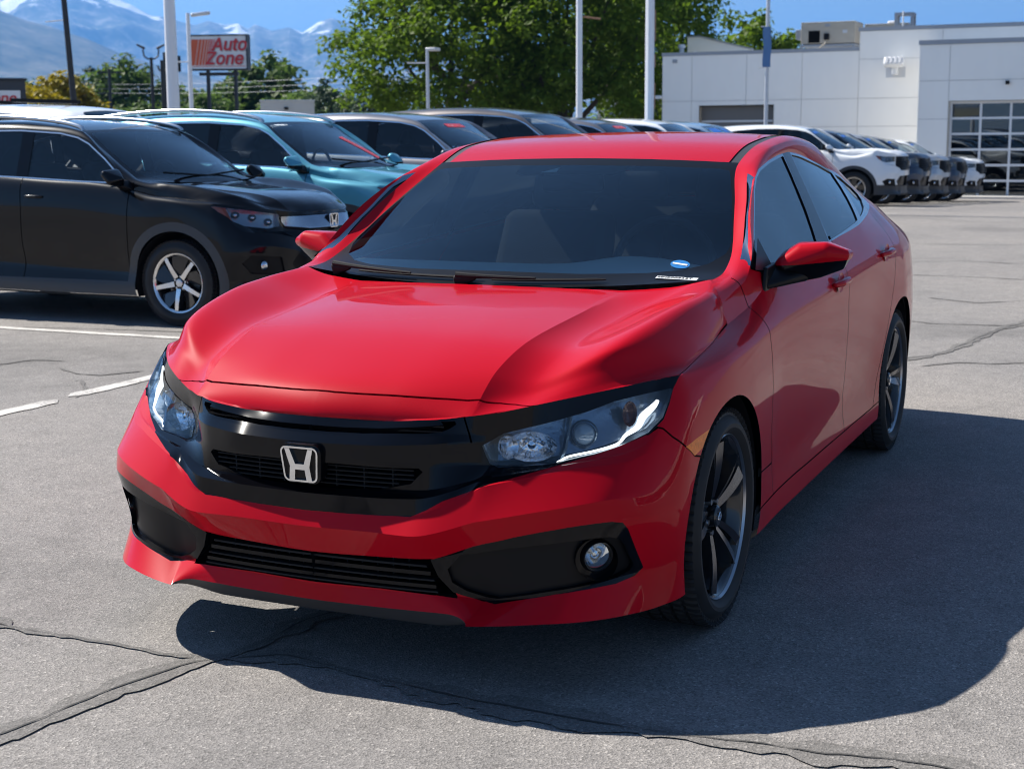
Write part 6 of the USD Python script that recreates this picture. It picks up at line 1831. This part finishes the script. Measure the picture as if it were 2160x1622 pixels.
look("mountain_rock", {
    "g": ("geometry", {}), "p": ("principled_bsdf", {"roughness": .95, "specular_ior_level": .1}), "s": ("separate_xyz", {}), "sn": ("separate_xyz", {}),
    "n": ("noise_texture", {"scale": .0021, "detail": 9.0, "roughness": .68}), "mp": ("mapping", {"scale": (1.0, 1.0, .35)}),
    "n2": ("noise_texture", {"scale": .008, "detail": 6.0, "roughness": .7}),
    "rk": ("rgb_ramp", {"ramp": [(.35, (.05, .08, .06)), (.5, (.12, .13, .11)), (.65, (.28, .27, .25))]}),
    "hz": ("map_range", {"from_min": 350.0, "from_max": 1150.0, "to_min": -.30, "to_max": .09, "clamp": True}),
    "ad": ("math", {"math_type": "add"}), "ad2": ("math", {"math_type": "add"}), "sl": ("map_range", {"from_min": .2, "from_max": .9, "to_min": -.06, "to_max": .06, "clamp": True}),
    "sr": ("map_range", {"from_min": .60, "from_max": .625, "clamp": True}), "pm": ("mapping", {"location": (-11.6763, -7.0925, -1.9524), "scale": (0.001111, 0.001111, 0.002381)}), "pg": ("gradient_texture", {"gradient_type": "spherical"}), "pk": ("math", {"math_type": "multiply", "value2": .09}), "ad3": ("math", {"math_type": "add"}), "mx": ("mix", {"color2": (.82, .84, .88)})},
    [("g.position", "mp.vector"), ("mp.vector", "n.vector"), ("g.position", "n2.vector"), ("n2.fac", "rk.fac"), ("g.position", "s.vector"), ("s.z", "hz.value"), ("n.fac", "ad.value1"), ("hz.result", "ad.value2"),
     ("g.normal", "sn.vector"), ("sn.z", "sl.value"), ("ad.value", "ad2.value1"), ("sl.result", "ad2.value2"), ("ad2.value", "ad3.value1"), ("g.position", "pm.vector"), ("pm.vector", "pg.vector"), ("pg.fac", "pk.value1"), ("pk.value", "ad3.value2"), ("ad3.value", "sr.value"), ("sr.result", "mx.fac"), ("rk.color", "mx.color1"), ("mx.color", "p.base_color")])
look("foothill", {
    "g": ("geometry", {}), "p": ("principled_bsdf", {"roughness": .95, "specular_ior_level": .1}), "n2": ("noise_texture", {"scale": .006, "detail": 7.0, "roughness": .7}),
    "rk": ("rgb_ramp", {"ramp": [(.35, (.045, .055, .03)), (.5, (.10, .10, .06)), (.68, (.20, .18, .13))]})},
    [("g.position", "n2.vector"), ("n2.fac", "rk.fac"), ("rk.color", "p.base_color")])
HZ = 289
far_ridge = [(-700, 40), (-300, -10), (-60, 25), (0, 14), (14, 2), (39, 14), (53, 7), (75, -8), (120, -26), (180, -22), (229, 0), (267, 9), (299, 21), (345, 44), (369, 46), (405, 56), (433, 62), (461, 53), (493, 62), (521, 58), (542, 69), (556, 60), (591, 72), (626, 65), (654, 76), (686, 56), (714, 47), (749, 56), (800, 66), (900, 80), (1100, 110), (1400, 140), (1900, 180)]
near_ridge = [(-700, 60), (-300, -30), (-60, 5), (0, 18), (35, 39), (88, 58), (141, 70), (211, 91), (281, 120), (352, 141), (450, 165), (600, 190), (800, 215), (1100, 240)]
ridge_mesh("far_mountains", [(a, HZ - b) for a, b in far_ridge], 12500.0, 4200.0, 3, "mountain_rock", .30)
ridge_mesh("foothills", [(a, HZ - b) for a, b in near_ridge], 7400.0, 2600.0, 11, "foothill", .22)
M["air"] = usdkit.material(stage, "/World/Looks/air", {"v": ("principled_volume", {"color": (.16, .44, 1.0), "density": 8.5e-5, "anisotropy": .3})}, volume="v.volume")
hb_ = trimesh.creation.box(extents=(32000, 32000, 1460)); hb_.apply_translation((4000, 4000, 1460 / 2 - 6))
note(obj("haze", hb_, "air", smooth=False), kind="stuff")
